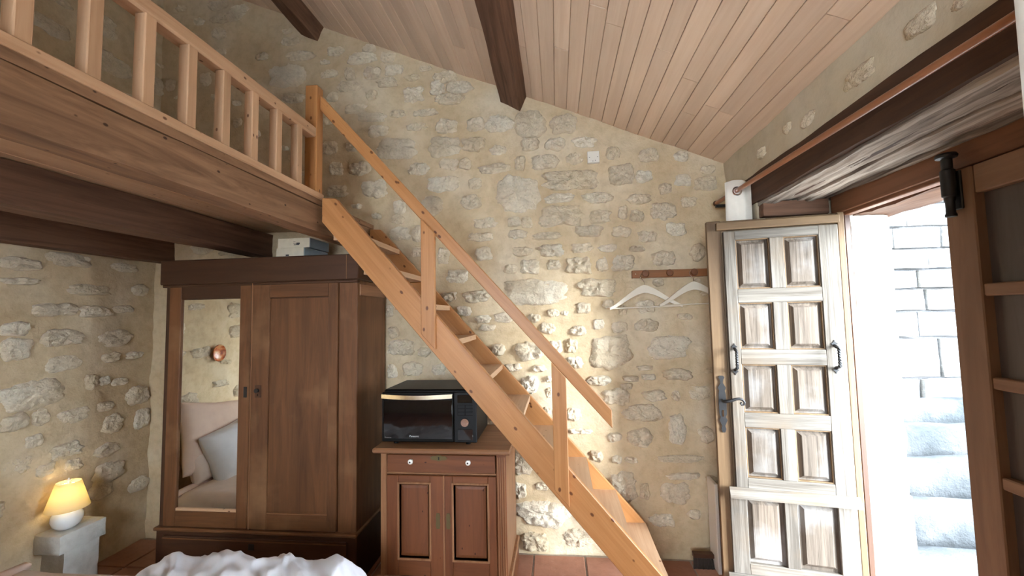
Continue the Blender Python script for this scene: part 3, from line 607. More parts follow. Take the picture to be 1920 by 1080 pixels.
# ================================================================== LOFT
eb = empty('loft_edge_beam', (-1.32, 0.5, 2.02), 'long light-brown oak beam carrying the loft railing', 'beam')
rough_box('main_timber', (-1.375, -1.8, 2.020), (-1.270, BY + 0.02, 2.168), (0.03, 0.05, 0.024), 0.006, LOFTOAK('y'), eb, freq=7, stretch=(1, .25, 1))
rough_box('top_lath', (-1.372, -1.8, 2.172), (-1.272, BY - 0.05, 2.203), (0.05, 0.06, 0.03), 0.003, LOFTOAK('y'), eb, freq=7, stretch=(1, .25, 1), seed=2)
deck = empty('loft_deck', (-2.2, 0.5, 2.19), 'plank floor of the loft resting on three beams', 'loft floor')
x = LX + 0.03
while x < -1.40:
    box('plank', (x, -1.8, 2.190), (min(x + 0.158, -1.385), BY - 0.02, 2.212), PALEPINE('y'), deck, bev=0.003); x += 0.161
tag(rough_box('loft_joist', (-2.235, -1.8, 2.015), (-2.075, BY + 0.02, 2.180), (0.04, 0.07, 0.035), 0.008, DARKOAK('y'), freq=6, stretch=(1, .25, 1), seed=4), 'dark loft joist ending above the middle of the wardrobe', 'beam', 'dark joists under the loft')
tag(rough_box('loft_joist', (-2.985, -1.8, 1.995), (-2.865, BY + 0.02, 2.180), (0.04, 0.07, 0.035), 0.008, DARKOAK('y'), freq=6, stretch=(1, .25, 1), seed=5), 'dark loft joist running along the left wall', 'beam', 'dark joists under the loft')

rl = empty('loft_railing', (-1.3, 0.5, 2.2), 'pale pine balustrade with square balusters along the loft edge', 'railing')
box('bottom_rail', (-1.365, -1.0, 2.203), (-1.262, 2.165, 2.236), PALEPINE('y'), rl, bev=0.004)
box('top_rail', (-1.335, -1.0, 2.535), (-1.272, 2.105, 2.592), PALEPINE('y'), rl, bev=0.008)
bal = None
for k in range(14):
    y = 1.937 - 0.158 * k; mw = T(-1.292, y + 0.02, 2.386)
    if bal is None: bal = box('baluster', (-0.02, -0.02, -0.150), (0.02, 0.02, 0.150), PALEPINE('z'), rl, mw)
    else: same('baluster', bal, rl, mw)
box('newel_post', (-1.340, 2.100, 2.203), (-1.270, 2.162, 2.832), PINE('z'), rl, bev=0.004)

# ================================================================== STAIRCASE
stair = empty('staircase', (0.4, 2.4, 0), 'steep open orange pine staircase with handrail leading up to the loft', 'staircase')
def stringer(y0, y1, ztop, slope, zbot, left, cut):
    # top edge z = ztop + slope*x ; bottom edge z = zbot + slope*x
    top = lambda x: ztop + slope * x
    bot = lambda x: zbot + slope * x
    xl = left; xf = -zbot / slope
    poly = [(xl, bot(xl)), (xf, 0.0), (cut, 0.0), (cut, top(cut) - 0.03), (cut - 0.03, top(cut - 0.03)), (xl + 0.075, top(xl + 0.075)), (xl, top(xl + 0.075) + 0.005)]
    a = math.atan(slope); c = Vector((-0.35, 0, 1.1))
    # local frame along the board so the grain runs with it
    m = frame_matrix((c.x, y0, c.z), (math.cos(a), 0, math.sin(a)), (-math.sin(a), 0, math.cos(a)), (0, 1, 0))
    inv = m.inverted()
    pl = [inv @ Vector((p[0], y0, p[1])) for p in poly]
    return prism('stringer', [(p.x, p.z) for p in pl], y1 - y0, PINE('x'), stair, m, bev=0.003)
stringer(2.115, 2.150, 0.846, -1.156, 0.634, -1.245, 0.535)
stringer(2.722, 2.757, 0.830, -1.120, 0.615, -1.255, 0.525)
for k in range(10):
    zt = 2.008 - 0.1925 * k; xn = -0.54 - (zt - 1.427) * 0.893 + 0.012
    rough_box('tread', (xn - 0.150, 2.150, zt - 0.030), (xn, 2.722, zt), (0.06, 0.1, 0.03), 0.0015, PALEPINE('y'), stair, freq=5, seed=k, smooth=False)
p0 = Vector((-1.268, 2.128, 2.750)); p1 = Vector((0.250, 2.128, 1.040)); d = (p1 - p0).normalized()
a = math.atan2(d.z, d.x); mm = frame_matrix(p0, (math.cos(a), 0, math.sin(a)), (-math.sin(a), 0, math.cos(a)), (0, 1, 0)); inv = mm.inverted()
poly = [(-1.270, 2.790), (-1.270, 2.702), (0.252, 0.992), (0.252, 1.080)]
prism('handrail', [((inv @ Vector((q[0], 2.128, q[1]))).x, (inv @ Vector((q[0], 2.128, q[1]))).z) for q in poly], 0.034, PINE('x'), stair, mm, bev=0.003)
for xa, xb, zt, zb in ((-0.690, -0.618, 2.062, 1.385), (-0.036, 0.034, 1.318, 0.630)):
    prism('handrail_post', [(xa - (xa + xb) / 2, zb + 0.080 - 1.4), (xb - (xa + xb) / 2, zb - 1.4), (xb - (xa + xb) / 2, zt - 0.080 - 1.4), (xa - (xa + xb) / 2, zt - 1.4)], 0.030, PINE('z'), stair, T((xa + xb) / 2, 2.086, 1.4), bev=0.003)

# ================================================================== WARDROBE
wd = empty('wardrobe', (-1.84, 2.63, 0), 'tall worn brown two-door wardrobe with a narrow mirror in its left door', 'wardrobe')
WX0, WX1, WY0, WY1 = -2.465, -1.197, 2.425, 2.84
box('side_panel', (WX0, WY0 + 0.02, 0.05), (WX0 + 0.03, WY1, 1.785), WARD('z'), wd)
box('side_panel', (WX1 - 0.03, WY0 + 0.02, 0.05), (WX1, WY1, 1.785), WARD('z'), wd)
box('side_rail', (WX1 - 0.004, WY0 + 0.03, 1.69), (WX1 + 0.008, WY1, 1.76), CABWORN('y'), wd)
box('back_panel', (WX0 + 0.03, WY1 - 0.02, 0.05), (WX1 - 0.03, WY1, 1.785), WARD('z'), wd)
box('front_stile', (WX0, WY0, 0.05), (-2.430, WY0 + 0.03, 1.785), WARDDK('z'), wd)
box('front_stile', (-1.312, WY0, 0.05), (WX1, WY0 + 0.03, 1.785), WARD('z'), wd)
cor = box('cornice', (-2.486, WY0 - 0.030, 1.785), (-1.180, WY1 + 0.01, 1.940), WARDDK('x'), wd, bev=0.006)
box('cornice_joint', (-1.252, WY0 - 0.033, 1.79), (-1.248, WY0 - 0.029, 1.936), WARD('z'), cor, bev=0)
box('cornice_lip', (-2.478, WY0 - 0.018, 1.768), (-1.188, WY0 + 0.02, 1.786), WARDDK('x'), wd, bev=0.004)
# left door with mirror
ld = box('mirror_door', (-2.428, WY0 + 0.004, 0.312), (-1.874, WY0 + 0.016, 1.772), WARD('z'), wd)
def lf(name, x0, x1, z0, z1, y0, y1, mat, par): return box(name, (x0, WY0 + y0, z0), (x1, WY0 + y1, z1), mat, par, bev=0.003)
lf('door_stile', -2.428, -2.348, 0.312, 1.772, -0.014, 0.006, WARD('z'), ld)
lf('door_stile', -1.948, -1.874, 0.312, 1.772, -0.014, 0.006, WARD('z'), ld)
lf('door_rail', -2.348, -1.948, 1.692, 1.772, -0.013, 0.006, WARDDK('x'), ld)
lf('door_rail', -2.348, -1.948, 0.312, 0.405, -0.013, 0.006, WARD('x'), ld)
lf('mirror', -2.346, -1.950, 0.418, 1.690, -0.001, 0.0045, MIRROR, ld)
lf('mirror_bevel', -2.350, -1.946, 0.403, 0.420, -0.010, 0.004, PALEPINE('x'), ld)
lf('keyhole_plate', -1.912, -1.890, 1.085, 1.150, -0.0165, -0.012, IRON, ld)
# right door
rd = box('panel_door', (-1.864, WY0 + 0.002, 0.312), (-1.314, WY0 + 0.014, 1.782), WARD('z'), wd)
lf('door_stile', -1.864, -1.752, 0.312, 1.782, -0.014, 0.004, WARD('z'), rd)
lf('door_stile', -1.372, -1.314, 0.312, 1.782, -0.014, 0.004, WARD('z'), rd)
lf('door_rail', -1.752, -1.372, 1.690, 1.782, -0.014, 0.004, WARD('x'), rd)
lf('door_rail', -1.752, -1.372, 0.312, 0.402, -0.014, 0.004, WARD('x'), rd)
lf('door_panel', -1.756, -1.368, 0.398, 1.694, -0.004, 0.003, WARD('z'), rd)
lf('panel_bead', -1.752, -1.372, 0.402, 0.409, -0.012, 0.0, CABWORN('x'), rd)
lf('panel_bead', -1.752, -1.372, 1.683, 1.690, -0.012, 0.0, WARDDK('x'), rd)
lf('door_edge', -1.8665, -1.861, 0.312, 1.782, -0.019, -0.010, CABWORN('z'), rd)
esc = lf('lock_plate', -1.838, -1.796, 1.085, 1.160, -0.018, -0.012, WARDDK('z'), rd)
lathe('knob', [(0, 0), (0.011, 0), (0.010, 0.010), (0.013, 0.018), (0, 0.022)], IRON, rd, T(-1.817, WY0 - 0.017, 1.128) @ Matrix.Rotation(R(90), 4, 'X'), seg=14)
lf('keyhole', -1.820, -1.814, 1.094, 1.110, -0.020, -0.017, BLACK, rd)
# base with drawer
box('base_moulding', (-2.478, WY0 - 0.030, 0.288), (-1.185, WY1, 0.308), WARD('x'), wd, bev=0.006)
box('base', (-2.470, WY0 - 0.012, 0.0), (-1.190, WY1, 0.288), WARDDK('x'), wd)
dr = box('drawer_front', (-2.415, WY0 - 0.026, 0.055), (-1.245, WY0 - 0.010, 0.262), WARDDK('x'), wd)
box('drawer_bead', (-2.415, WY0 - 0.029, 0.245), (-1.245, WY0 - 0.022, 0.252), WARD('x'), dr)
box('keyhole_plate', (-1.850, WY0 - 0.030, 0.200), (-1.815, WY0 - 0.025, 0.235), IRON, dr)

# books on top of the wardrobe
def book(z0, th, x0, x1, y0, y1, label, rot, mark):
    cx, cy = (x0 + x1) / 2, (y0 + y1) / 2
    M = T(cx, cy, z0) @ Matrix.Rotation(rot, 4, 'Z'); hx, hy = (x1 - x0) / 2, (y1 - y0) / 2
    e = empty('book', (cx, cy, z0), label, 'book', 'books on top of the wardrobe')
    box('pages', (-hx + 0.003, -hy + 0.004, 0.004), (hx - 0.006, hy - 0.004, th - 0.004), PAPER, e, M)
    box('cover', (-hx, -hy, 0), (hx, hy, 0.004), BLUEGREY, e, M, bev=0.001)
    box('cover', (-hx, -hy, th - 0.004), (hx, hy, th), PAPER, e, M, bev=0.001)
    box('spine', (hx - 0.006, -hy, 0.0), (hx, hy, th), BLUEGREY, e, M, bev=0.001)
    sp = box('cover_flap', (-hx, -hy - 0.003, 0.0), (hx - 0.004, -hy + 0.002, th), PAPER, e, M, bev=0.001)
    if mark:
        box('printed_mark', (-0.004, -hy - 0.0042, th * 0.42), (0.022, -hy - 0.003, th * 0.46), INK, sp, M, bev=0)
        box('printed_mark', (0.0, -hy - 0.0042, th * 0.28), (0.036, -hy - 0.003, th * 0.34), INK, sp, M, bev=0)
        box('printed_mark', (0.018, -hy - 0.0042, th * 0.34), (0.040, -hy - 0.003, th * 0.52), INK, sp, M, bev=0)
        box('printed_mark', (-0.004, -hy - 0.0042, th * 0.60), (0.010, -hy - 0.003, th * 0.64), INK, sp, M, bev=0)
    else:
        box('printed_mark', (-0.03, -hy - 0.0042, th * 0.22), (-0.008, -hy - 0.003, th * 0.36), INK, sp, M, bev=0)
book(1.941, 0.066, -1.765, -1.570, 2.49, 2.74, 'cream booklet with grey spine, lower of two on the wardrobe', -0.05, False)
book(2.008, 0.062, -1.765, -1.548, 2.50, 2.72, 'cream booklet with small printed mark, upper of two on the wardrobe', 0.0, True)

# ================================================================== CABINET
cb = empty('cabinet', (-0.64, 2.5, 0), 'reddish wooden cabinet with one drawer and two panelled doors under the microwave', 'cabinet')
CY0, CY1 = 2.275, 2.74
tp = box('top', (-1.020, CY0 - 0.035, 0.818), (-0.262, CY1 + 0.02, 0.846), CABWORN('x'), cb, bev=0.008)
box('side_panel', (-0.985, CY0 + 0.012, 0.03), (-0.965, CY1, 0.818), CAB('z'), cb)
box('side_panel', (-0.315, CY0 + 0.012, 0.03), (-0.293, CY1, 0.818), CABWORN('z'), cb)
box('back_panel', (-0.965, CY1 - 0.015, 0.03), (-0.315, CY1, 0.818), CAB('z'), cb)
box('face_stile', (-0.985, CY0, 0.15), (-0.950, CY0 + 0.02, 0.818), CABWORN('z'), cb)
pil = box('pilaster', (-0.345, CY0 - 0.004, 0.15), (-0.293, CY0 + 0.02, 0.818), CAB('z'), cb)
for k in range(4): box('flute', (-0.338 + k * 0.0115, CY0 - 0.008, 0.17), (-0.333 + k * 0.0115, CY0 - 0.003, 0.80), CABWORN('z'), pil, bev=0.001)
box('face_rail', (-0.950, CY0 + 0.002, 0.700), (-0.345, CY0 + 0.02, 0.712), CABWORN('x'), cb)
dw = box('drawer', (-0.945, CY0 - 0.008, 0.714), (-0.350, CY0 + 0.012, 0.808), CAB('x'), cb)
for x in (-0.807, -0.492):
    kb = lathe('knob', [(0, 0), (0.009, 0), (0.007, 0.006), (0.0135, 0.014), (0.0145, 0.019), (0.012, 0.025), (0.0045, 0.0275), (0, 0.0275)], PORC, dw, T(x, CY0 - 0.008, 0.776) @ Matrix.Rotation(R(90), 4, 'X'), seg=18)
    lathe('knob_screw', [(0, 0.027), (0.0045, 0.027), (0.004, 0.0295), (0, 0.030)], BLACK, kb, T(x, CY0 - 0.008, 0.776) @ Matrix.Rotation(R(90), 4, 'X'), seg=10)
es = prism('escutcheon', [(-0.048, 0), (-0.036, 0.010), (-0.016, 0.011), (-0.010, 0.015), (0.010, 0.015), (0.016, 0.011), (0.036, 0.010), (0.048, 0), (0.036, -0.010), (0.016, -0.011), (0, -0.016), (-0.016, -0.011), (-0.036, -0.010)], 0.003, BRASS, dw, T(-0.655, CY0 - 0.011, 0.792))
box('keyhole', (-0.658, CY0 - 0.0125, 0.784), (-0.652, CY0 - 0.010, 0.798), BLACK, es, bev=0)
for x0, x1, sgn in ((-0.948, -0.632, 1), (-0.628, -0.347, -1)):
    d = box('door', (x0, CY0 + 0.002, 0.175), (x1, CY0 + 0.010, 0.698), CAB('z'), cb)
    s1 = 0.066 if sgn > 0 else 0.046
    s2 = 0.072 if sgn > 0 else 0.042
    box('door_stile', (x0, CY0 - 0.008, 0.175), (x0 + s1, CY0 + 0.004, 0.698), CAB('z'), d)
    box('door_stile', (x1 - s2, CY0 - 0.008, 0.175), (x1, CY0 + 0.004, 0.698), CAB('z'), d)
    box('door_rail', (x0 + s1, CY0 - 0.008, 0.660), (x1 - s2, CY0 + 0.004, 0.698), CAB('x'), d)
    box('door_rail', (x0 + s1, CY0 - 0.008, 0.175), (x1 - s2, CY0 + 0.004, 0.262), CAB('x'), d)
    px0, px1 = x0 + s1, x1 - s2
    raised_panel('door_panel', px0, px1, 0.262, 0.660, CAB('z'), d, T(0, CY0 - 0.008, 0), y_edge=0.010, y_field=0.005, margin=0.03)
    for lo, hi in (((px0 - 0.004, 0.258), (px0 + 0.006, 0.664)), ((px1 - 0.006, 0.258), (px1 + 0.004, 0.664)), ((px0, 0.258), (px1, 0.268)), ((px0, 0.654), (px1, 0.664))):
        box('moulding', (lo[0], CY0 - 0.014, lo[1]), (hi[0], CY0 - 0.004, hi[1]), CABWORN('z'), d, bev=0.002)
    ex = x1 - 0.030 if sgn > 0 else x0 + 0.022
    prism('escutcheon', [(-0.008, -0.04), (0.008, -0.04), (0.012, -0.02), (0.009, 0), (0.012, 0.02), (0.008, 0.04), (-0.008, 0.04), (-0.012, 0.02), (-0.009, 0), (-0.012, -0.02)], 0.003, BRASS, d, T(ex, CY0 - 0.011, 0.465))
box('door_edge', (-0.634, CY0 - 0.013, 0.175), (-0.626, CY0 - 0.006, 0.702), CABWORN('z'), cb)
box('plinth', (-1.000, CY0 - 0.025, 0.0), (-0.280, CY1, 0.145), CAB('x'), cb)
box('plinth_moulding', (-1.010, CY0 - 0.035, 0.145), (-0.272, CY1, 0.172), CABWORN('x'), cb, bev=0.007)

# ================================================================== MICROWAVE
mwv = empty('microwave', (-0.72, 2.45, 0.846), 'black microwave oven with steel handle and round silver dial on the cabinet', 'microwave')
MY = 2.31; MX0, MX1, MZ0, MZ1 = -0.985, -0.450, 0.864, 1.150; SPL = -0.575
box('body', (MX0 + 0.005, MY, MZ0), (MX1 - 0.003, 2.66, MZ1), BLACK, mwv, bev=0.008)
dm = box('door', (MX0, MY - 0.020, MZ0 + 0.004), (SPL - 0.002, MY, MZ1 - 0.012), BLACK, mwv, bev=0.005)
box('window', (MX0 + 0.012, MY - 0.0225, MZ0 + 0.022), (SPL - 0.010, MY - 0.0195, MZ1 - 0.055), BGLASS, dm, bev=0.001)
n = 14; hv = []
for i in range(n + 1):
    t = i / n; hv.append((MX0 + 0.004 + (SPL - MX0 - 0.010) * t, MY - 0.030 - 0.022 * math.sin(math.pi * t), MZ1 - 0.032 - 0.004 * math.sin(math.pi * t)))
vs_, fs = [], []
for x, y, z in hv: vs_ += [(x, y - 0.006, z - 0.011), (x, y - 0.006, z + 0.011), (x, y + 0.006, z + 0.011), (x, y + 0.006, z - 0.011)]
for i in range(n):
    for k in range(4): fs.append((i * 4 + k, i * 4 + (k + 1) % 4, i * 4 + 4 + (k + 1) % 4, i * 4 + 4 + k))
fs += [(0, 1, 2, 3), (n * 4 + 3, n * 4 + 2, n * 4 + 1, n * 4)]
hd = obj('handle', vs_, fs, STEEL, dm)
for x in (MX0 + 0.02, SPL - 0.022): box('handle_mount', (x - 0.008, MY - 0.030, MZ1 - 0.042), (x + 0.008, MY - 0.018, MZ1 - 0.024), BLACK, hd, bev=0.001)
TM = lambda x, z: frame_matrix((x, MY - 0.0229, z), (1, 0, 0), (0, 0, 1), (0, 1, 0)) @ Matrix.Rotation(R(90), 4, 'X')
LETTER = plain('light_grey_lettering', (0.62, 0.64, 0.66), 0.4)
text('brand_lettering', 'Panasonic', 0.0135, LETTER, dm, TM(-0.825, MZ0 + 0.032))
text('small_lettering', 'Inverter', 0.0115, plain('dim_lettering', (0.30, 0.31, 0.33), 0.5), dm, TM(-0.965, MZ0 + 0.026))
cp = box('control_panel', (SPL, MY - 0.020, MZ0 + 0.004), (MX1, MY, MZ1 - 0.012), GREYPL, mwv, bev=0.004)
box('display', (SPL + 0.020, MY - 0.022, MZ1 - 0.070), (MX1 - 0.022, MY - 0.0195, MZ1 - 0.028), BGLASS, cp, bev=0.001)
box('keypad', (SPL + 0.018, MY - 0.0215, 1.010), (MX1 - 0.020, MY - 0.0195, 1.072), BLACK, cp, bev=0.001)
for r_ in range(3):
    for c_ in range(2): box('button', (SPL + 0.024 + c_ * 0.044, MY - 0.0245, 1.016 + r_ * 0.019), (SPL + 0.058 + c_ * 0.044, MY - 0.021, 1.029 + r_ * 0.019), GREYPL, cp, bev=0.002)
lathe('dial', [(0, 0), (0.024, 0), (0.0235, 0.014), (0.0215, 0.018), (0, 0.018)], CHROME, cp, T((SPL + MX1) / 2, MY - 0.020, 0.978) @ Matrix.Rotation(R(90), 4, 'X'), seg=28)
box('start_button', (SPL + 0.020, MY - 0.0235, MZ0 + 0.018), (MX1 - 0.022, MY - 0.0195, 0.940), BGLASS, cp, bev=0.002)
for x in (MX0 + 0.06, MX1 - 0.06):
    for y in (MY + 0.04, 2.60): lathe('foot', [(0, 0), (0.014, 0), (0.014, 0.020), (0, 0.020)], BLACK, mwv, T(x, y, 0.8455), seg=12)

# ================================================================== LAMP ON ITS STONE LEDGE
lg = empty('stone_ledge', (-2.93, 2.32, 0), 'pale stone bedside ledge built against the left wall', 'ledge')
rough_box('slab', (LX - 0.02, 2.19, 0.232), (-2.845, 2.45, 0.346), 0.03, 0.003, LEDGE, lg, freq=14, rounding=0.006)
rough_box('support', (LX - 0.02, 2.235, 0.0), (-2.870, 2.425, 0.236), 0.035, 0.004, LEDGE, lg, freq=12, seed=3)
lp = empty('table_lamp', (-2.925, 2.275, 0.348), 'lit white ceramic table lamp with a yellowish cone shade on the stone ledge', 'lamp')
LMP = T(-2.925, 2.285, 0.348) @ Matrix.Diagonal((1.12, 1.12, 1.12, 1))
lathe('base', [(0, 0), (0.030, 0), (0.038, 0.004), (0.056, 0.022), (0.064, 0.045), (0.063, 0.068), (0.050, 0.092), (0.028, 0.104), (0.013, 0.108), (0.012, 0.125), (0, 0.125)], PORC, lp, LMP, seg=28)
m, nt, b = new_mat('lamp_shade_fabric')
tr = N(nt, 'ShaderNodeBsdfTranslucent'); tr.inputs['Color'].default_value = (0.90, 0.80, 0.52, 1)
mx = N(nt, 'ShaderNodeMixShader'); mx.inputs[0].default_value = 0.55
b.inputs['Base Color'].default_value = (0.82, 0.74, 0.54, 1); b.inputs['Roughness'].default_value = 0.9
out_ = nt.nodes['Material Output']; nt.links.new(b.outputs[0], mx.inputs[1]); nt.links.new(tr.outputs[0], mx.inputs[2]); nt.links.new(mx.outputs[0], out_.inputs[0])
SHADE = m
lathe('shade', [(0.088, 0.102), (0.0885, 0.104), (0.050, 0.238), (0.0485, 0.238), (0.0865, 0.104), (0.088, 0.102)], SHADE, lp, LMP, seg=36)
m, nt, b = new_mat('lit_bulb'); b.inputs['Emission Color'].default_value = (1, 0.80, 0.42, 1); b.inputs['Emission Strength'].default_value = 22; MATS['bulb'] = m
lathe('bulb', [(0, 0.120), (0.010, 0.125), (0.012, 0.150), (0.021, 0.178), (0.018, 0.198), (0, 0.206)], m, lp, LMP, seg=16)
lathe('finial', [(0, 0.224), (0.006, 0.226), (0.005, 0.238), (0.008, 0.246), (0.003, 0.256), (0, 0.260)], PORC, lp, LMP, seg=12)
for a_ in range(3):
    c_, s_ = math.cos(a_ * 2.094), math.sin(a_ * 2.094)
    tube('shade_spoke', [(0, 0, 0.232), (0.049 * c_, 0.049 * s_, 0.236)], 0.0015, CHROME, lp, LMP, seg=6)
ld_ = bpy.data.lights.new('lamp_glow', 'POINT'); ld_.energy = 2.6; ld_.color = (1.0, 0.76, 0.38); ld_.shadow_soft_size = 0.02
lo_ = bpy.data.objects.new('lamp_glow', ld_); COL.objects.link(lo_); lo_.parent = lp; lo_.location = (0, 0.01, 0.215)

# ================================================================== BED
bd = empty('bed', (-1.95, 1.1, 0), 'low double bed with a pinkish sheet in front of the wardrobe', 'bed')
BX0, BX1, BY0, BY1, BZ = -2.80, -0.93, 0.20, 2.015, 0.305
rough_box('mattress', (BX0, BY0, 0.10), (BX1, BY1, BZ), (0.06, 0.06, 0.05), 0.006, SHEET, bd, freq=4, rounding=0.025)
box('base', (BX0 + 0.02, BY0 + 0.02, 0.03), (BX1 - 0.02, BY1 - 0.02, 0.115), WARDDK('x'), bd)
for x in (BX0 + 0.08, BX1 - 0.08):
    for y in (BY0 + 0.08, BY1 - 0.08): box('leg', (x - 0.03, y - 0.03, 0), (x + 0.03, y + 0.03, 0.03), WARDDK('z'), bd)
rough_box('sheet_fold', (BX0 - 0.03, 1.0, 0.27), (BX0 + 0.035, BY1 + 0.005, BZ + 0.012), (0.02, 0.05, 0.02), 0.008, PINK, bd, freq=7, rounding=0.01)
# crumpled duvet
nu, nv = 170, 140; DX0, DX1, DY0, DY1 = -1.93, -0.70, 0.35, 1.985
vs_, fs = [], []
for j in range(nv + 1):
    for i in range(nu + 1):
        u, v = i / nu, j / nv; x = DX0 + (DX1 - DX0) * u; y = DY0 + (DY1 - DY0) * v
        eu_ = min(1, u / 0.20); e2 = min(1, (1 - u) / 0.26); ev = min(1, (1 - v) / 0.14); e0 = min(1, v / 0.15)
        prof = (math.sin(eu_ * math.pi / 2) ** 0.8) * (math.sin(e2 * math.pi / 2) ** 0.75) * (math.sin(ev * math.pi / 2) ** 0.7) * (math.sin(e0 * math.pi / 2) ** 0.7)
        q = Vector((x * 1.0 + y * 0.75, y * 1.0 - x * 0.35, 0))
        w1 = 1 - abs(mnoise.noise(Vector((q.x * 5.0, q.y * 2.0, 1.3)))) * 2
        w2 = 1 - abs(mnoise.noise(Vector((q.x * 11.0 + w1, q.y * 4.5, 4.1)))) * 2
        w3 = mnoise.noise(Vector((q.x * 24, q.y * 13, 7.7)))
        h = 0.175 * prof + prof ** 0.5 * (0.026 * w1 + 0.024 * w2 + 0.010 * w3) + 0.03 * mnoise.noise(Vector((x * 2.4, y * 2.1, 9.0))) * prof
        base = BZ + 0.004
        if x > BX1 - 0.02: base -= min(0.20, (x - (BX1 - 0.02)) * 1.0)
        vs_.append((x + 0.01 * w3, y + (0.012 * w1 if 0 < v < 1 else 0.004), base + max(0.0, h)))
for j in range(nv):
    for i in range(nu): fs.append((j * (nu + 1) + i, j * (nu + 1) + i + 1, (j + 1) * (nu + 1) + i + 1, (j + 1) * (nu + 1) + i))
dv = obj('duvet', vs_, fs, DUVET, None, I4(), smooth=True)
md = dv.modifiers.new('thickness', 'SOLIDIFY'); md.thickness = 0.012; md.offset = -1
tag(dv, 'crumpled white duvet heaped on the bed in front of the wardrobe', 'duvet')
def pillow(name, M, hx, hz, th, mat, seed, label):
    n = 26; vs_, fs = [], []
    for side_ in (1, -1):
        for j in range(n + 1):
            for i in range(n + 1):
                u, v = -1 + 2 * i / n, -1 + 2 * j / n
                e = max(0.0, (1 - u ** 4) * (1 - v ** 4)) ** 0.42
                w1 = 1 - 2 * abs(mnoise.noise(Vector((u * 1.7 + seed + v, v * 2.6, seed))))
                w2 = 1 - 2 * abs(mnoise.noise(Vector((u * 3.6 + seed - v, v * 5.5, seed * 2))))
                t_ = th * e * (1 + 0.16 * w1 + 0.10 * w2) + 0.004
                pin = 1 - 0.06 * (1 - abs(u)) * v * v - 0.06 * (1 - abs(v)) * u * u
                vs_.append((u * hx * pin, side_ * t_, v * hz * pin))
    m_ = (n + 1) ** 2
    for j in range(n):
        for i in range(n):
            a_ = j * (n + 1) + i; fs.append((a_, a_ + n + 1, a_ + n + 2, a_ + 1)); fs.append((m_ + a_, m_ + a_ + 1, m_ + a_ + n + 2, m_ + a_ + n + 1))
    rim = [i for i in range(n + 1)] + [j * (n + 1) + n for j in range(1, n + 1)] + [n * (n + 1) + i for i in range(n - 1, -1, -1)] + [j * (n + 1) for j in range(n - 1, 0, -1)]
    for k_ in range(len(rim)):
        a_, b_ = rim[k_], rim[(k_ + 1) % len(rim)]; fs.append((a_, b_, m_ + b_, m_ + a_))
    return tag(obj(name, vs_, fs, mat, None, M, smooth=True), label, 'pillow', 'pillows at the head of the bed')
BASE = frame_matrix((0, 0, 0), (0, 1, 0), (0, 0, 1), (-1, 0, 0))
pillow('pillow', T(-2.885, 1.50, 0.600) @ Matrix.Rotation(R(-14), 4, 'Y') @ Matrix.Rotation(R(9), 4, 'X') @ BASE, 0.34, 0.28, 0.055, PINK, 1.3, 'pale pink pillow leaning on the wall, seen in the wardrobe mirror')
pillow('pillow', T(-2.745, 1.45, 0.485) @ Matrix.Rotation(R(-20), 4, 'Y') @ Matrix.Rotation(R(-8), 4, 'X') @ BASE, 0.30, 0.21, 0.085, DUVET, 4.2, 'crumpled white pillow in front of the pink one, seen in the mirror')
pillow('pillow', T(-2.83, 1.66, 0.43) @ Matrix.Rotation(R(-20), 4, 'Y') @ BASE, 0.16, 0.14, 0.05, SHEET, 6.6, 'small beige pillow lowest at the left of the mirror reflection')

# round ornament on the left wall (seen in the mirror)
m, nt, b = new_mat('painted_orange_disc')
v, rnd, raw = coords(nt, (28, 28, 28)); vo = N(nt, 'ShaderNodeTexNoise'); vo.inputs['Scale'].default_value = 1.0; vo.inputs['Detail'].default_value = 3; nt.links.new(v, vo.inputs['Vector'])
nt.links.new(ramp(nt, vo.outputs[0], [(0.35, (0.20, 0.035, 0.01)), (0.5, (0.52, 0.13, 0.03)), (0.66, (0.62, 0.36, 0.16))]), b.inputs['Base Color']); b.inputs['Roughness'].default_value = 0.35
pm = frame_matrix((LX + 0.028, 1.39, 1.272), (0, 1, 0), (0, 0, 1), (-1, 0, 0)) @ Matrix.Rotation(R(90), 4, 'X')
pe = empty('wall_plate', (LX + 0.03, 1.39, 1.272), 'round orange-red painted plate on the left wall, visible in the mirror', 'plate')
lathe('dish', [(0, 0.0), (0.045, 0.0), (0.062, 0.008), (0.072, 0.016), (0.074, 0.012), (0.062, 0.002), (0.045, -0.006), (0, -0.006)], m, pe, pm, seg=32)
lathe('hanging_stub', [(0, -0.030), (0.012, -0.030), (0.012, -0.004), (0, -0.004)], IRON, pe, pm, seg=10)

# ================================================================== COAT RACK AND HANGERS
ck = empty('coat_rack', (0.8, 2.84, 1.80), 'brown wooden wall rack with round pegs, partly behind the open door', 'coat rack')
RKY = BY - 0.020
rk = box('backboard', (0.497, RKY - 0.018, 1.780), (1.07, RKY + 0.015, 1.830), wood('rack_brown', (0.30, 0.130, 0.050), (0.22, 0.088, 0.034), 'x', rough=0.4, fine=24), ck)
for x in (0.575, 0.728, 0.880, 1.02):
    lathe('peg', [(0, 0), (0.010, 0), (0.010, 0.018), (0.021, 0.028), (0.0235, 0.036), (0.019, 0.044), (0, 0.046)], wood('peg_brown', (0.20, 0.080, 0.032), (0.15, 0.055, 0.022), 'z', rough=0.4), ck, T(x, RKY - 0.018, 1.805) @ Matrix.Rotation(R(90), 4, 'X'), seg=18)
for x in (0.518, 1.055): lathe('screw', [(0, 0), (0.006, 0), (0.005, 0.003), (0, 0.0035)], CHROME, ck, T(x, RKY - 0.0175, 1.806) @ Matrix.Rotation(R(90), 4, 'X'), seg=12)
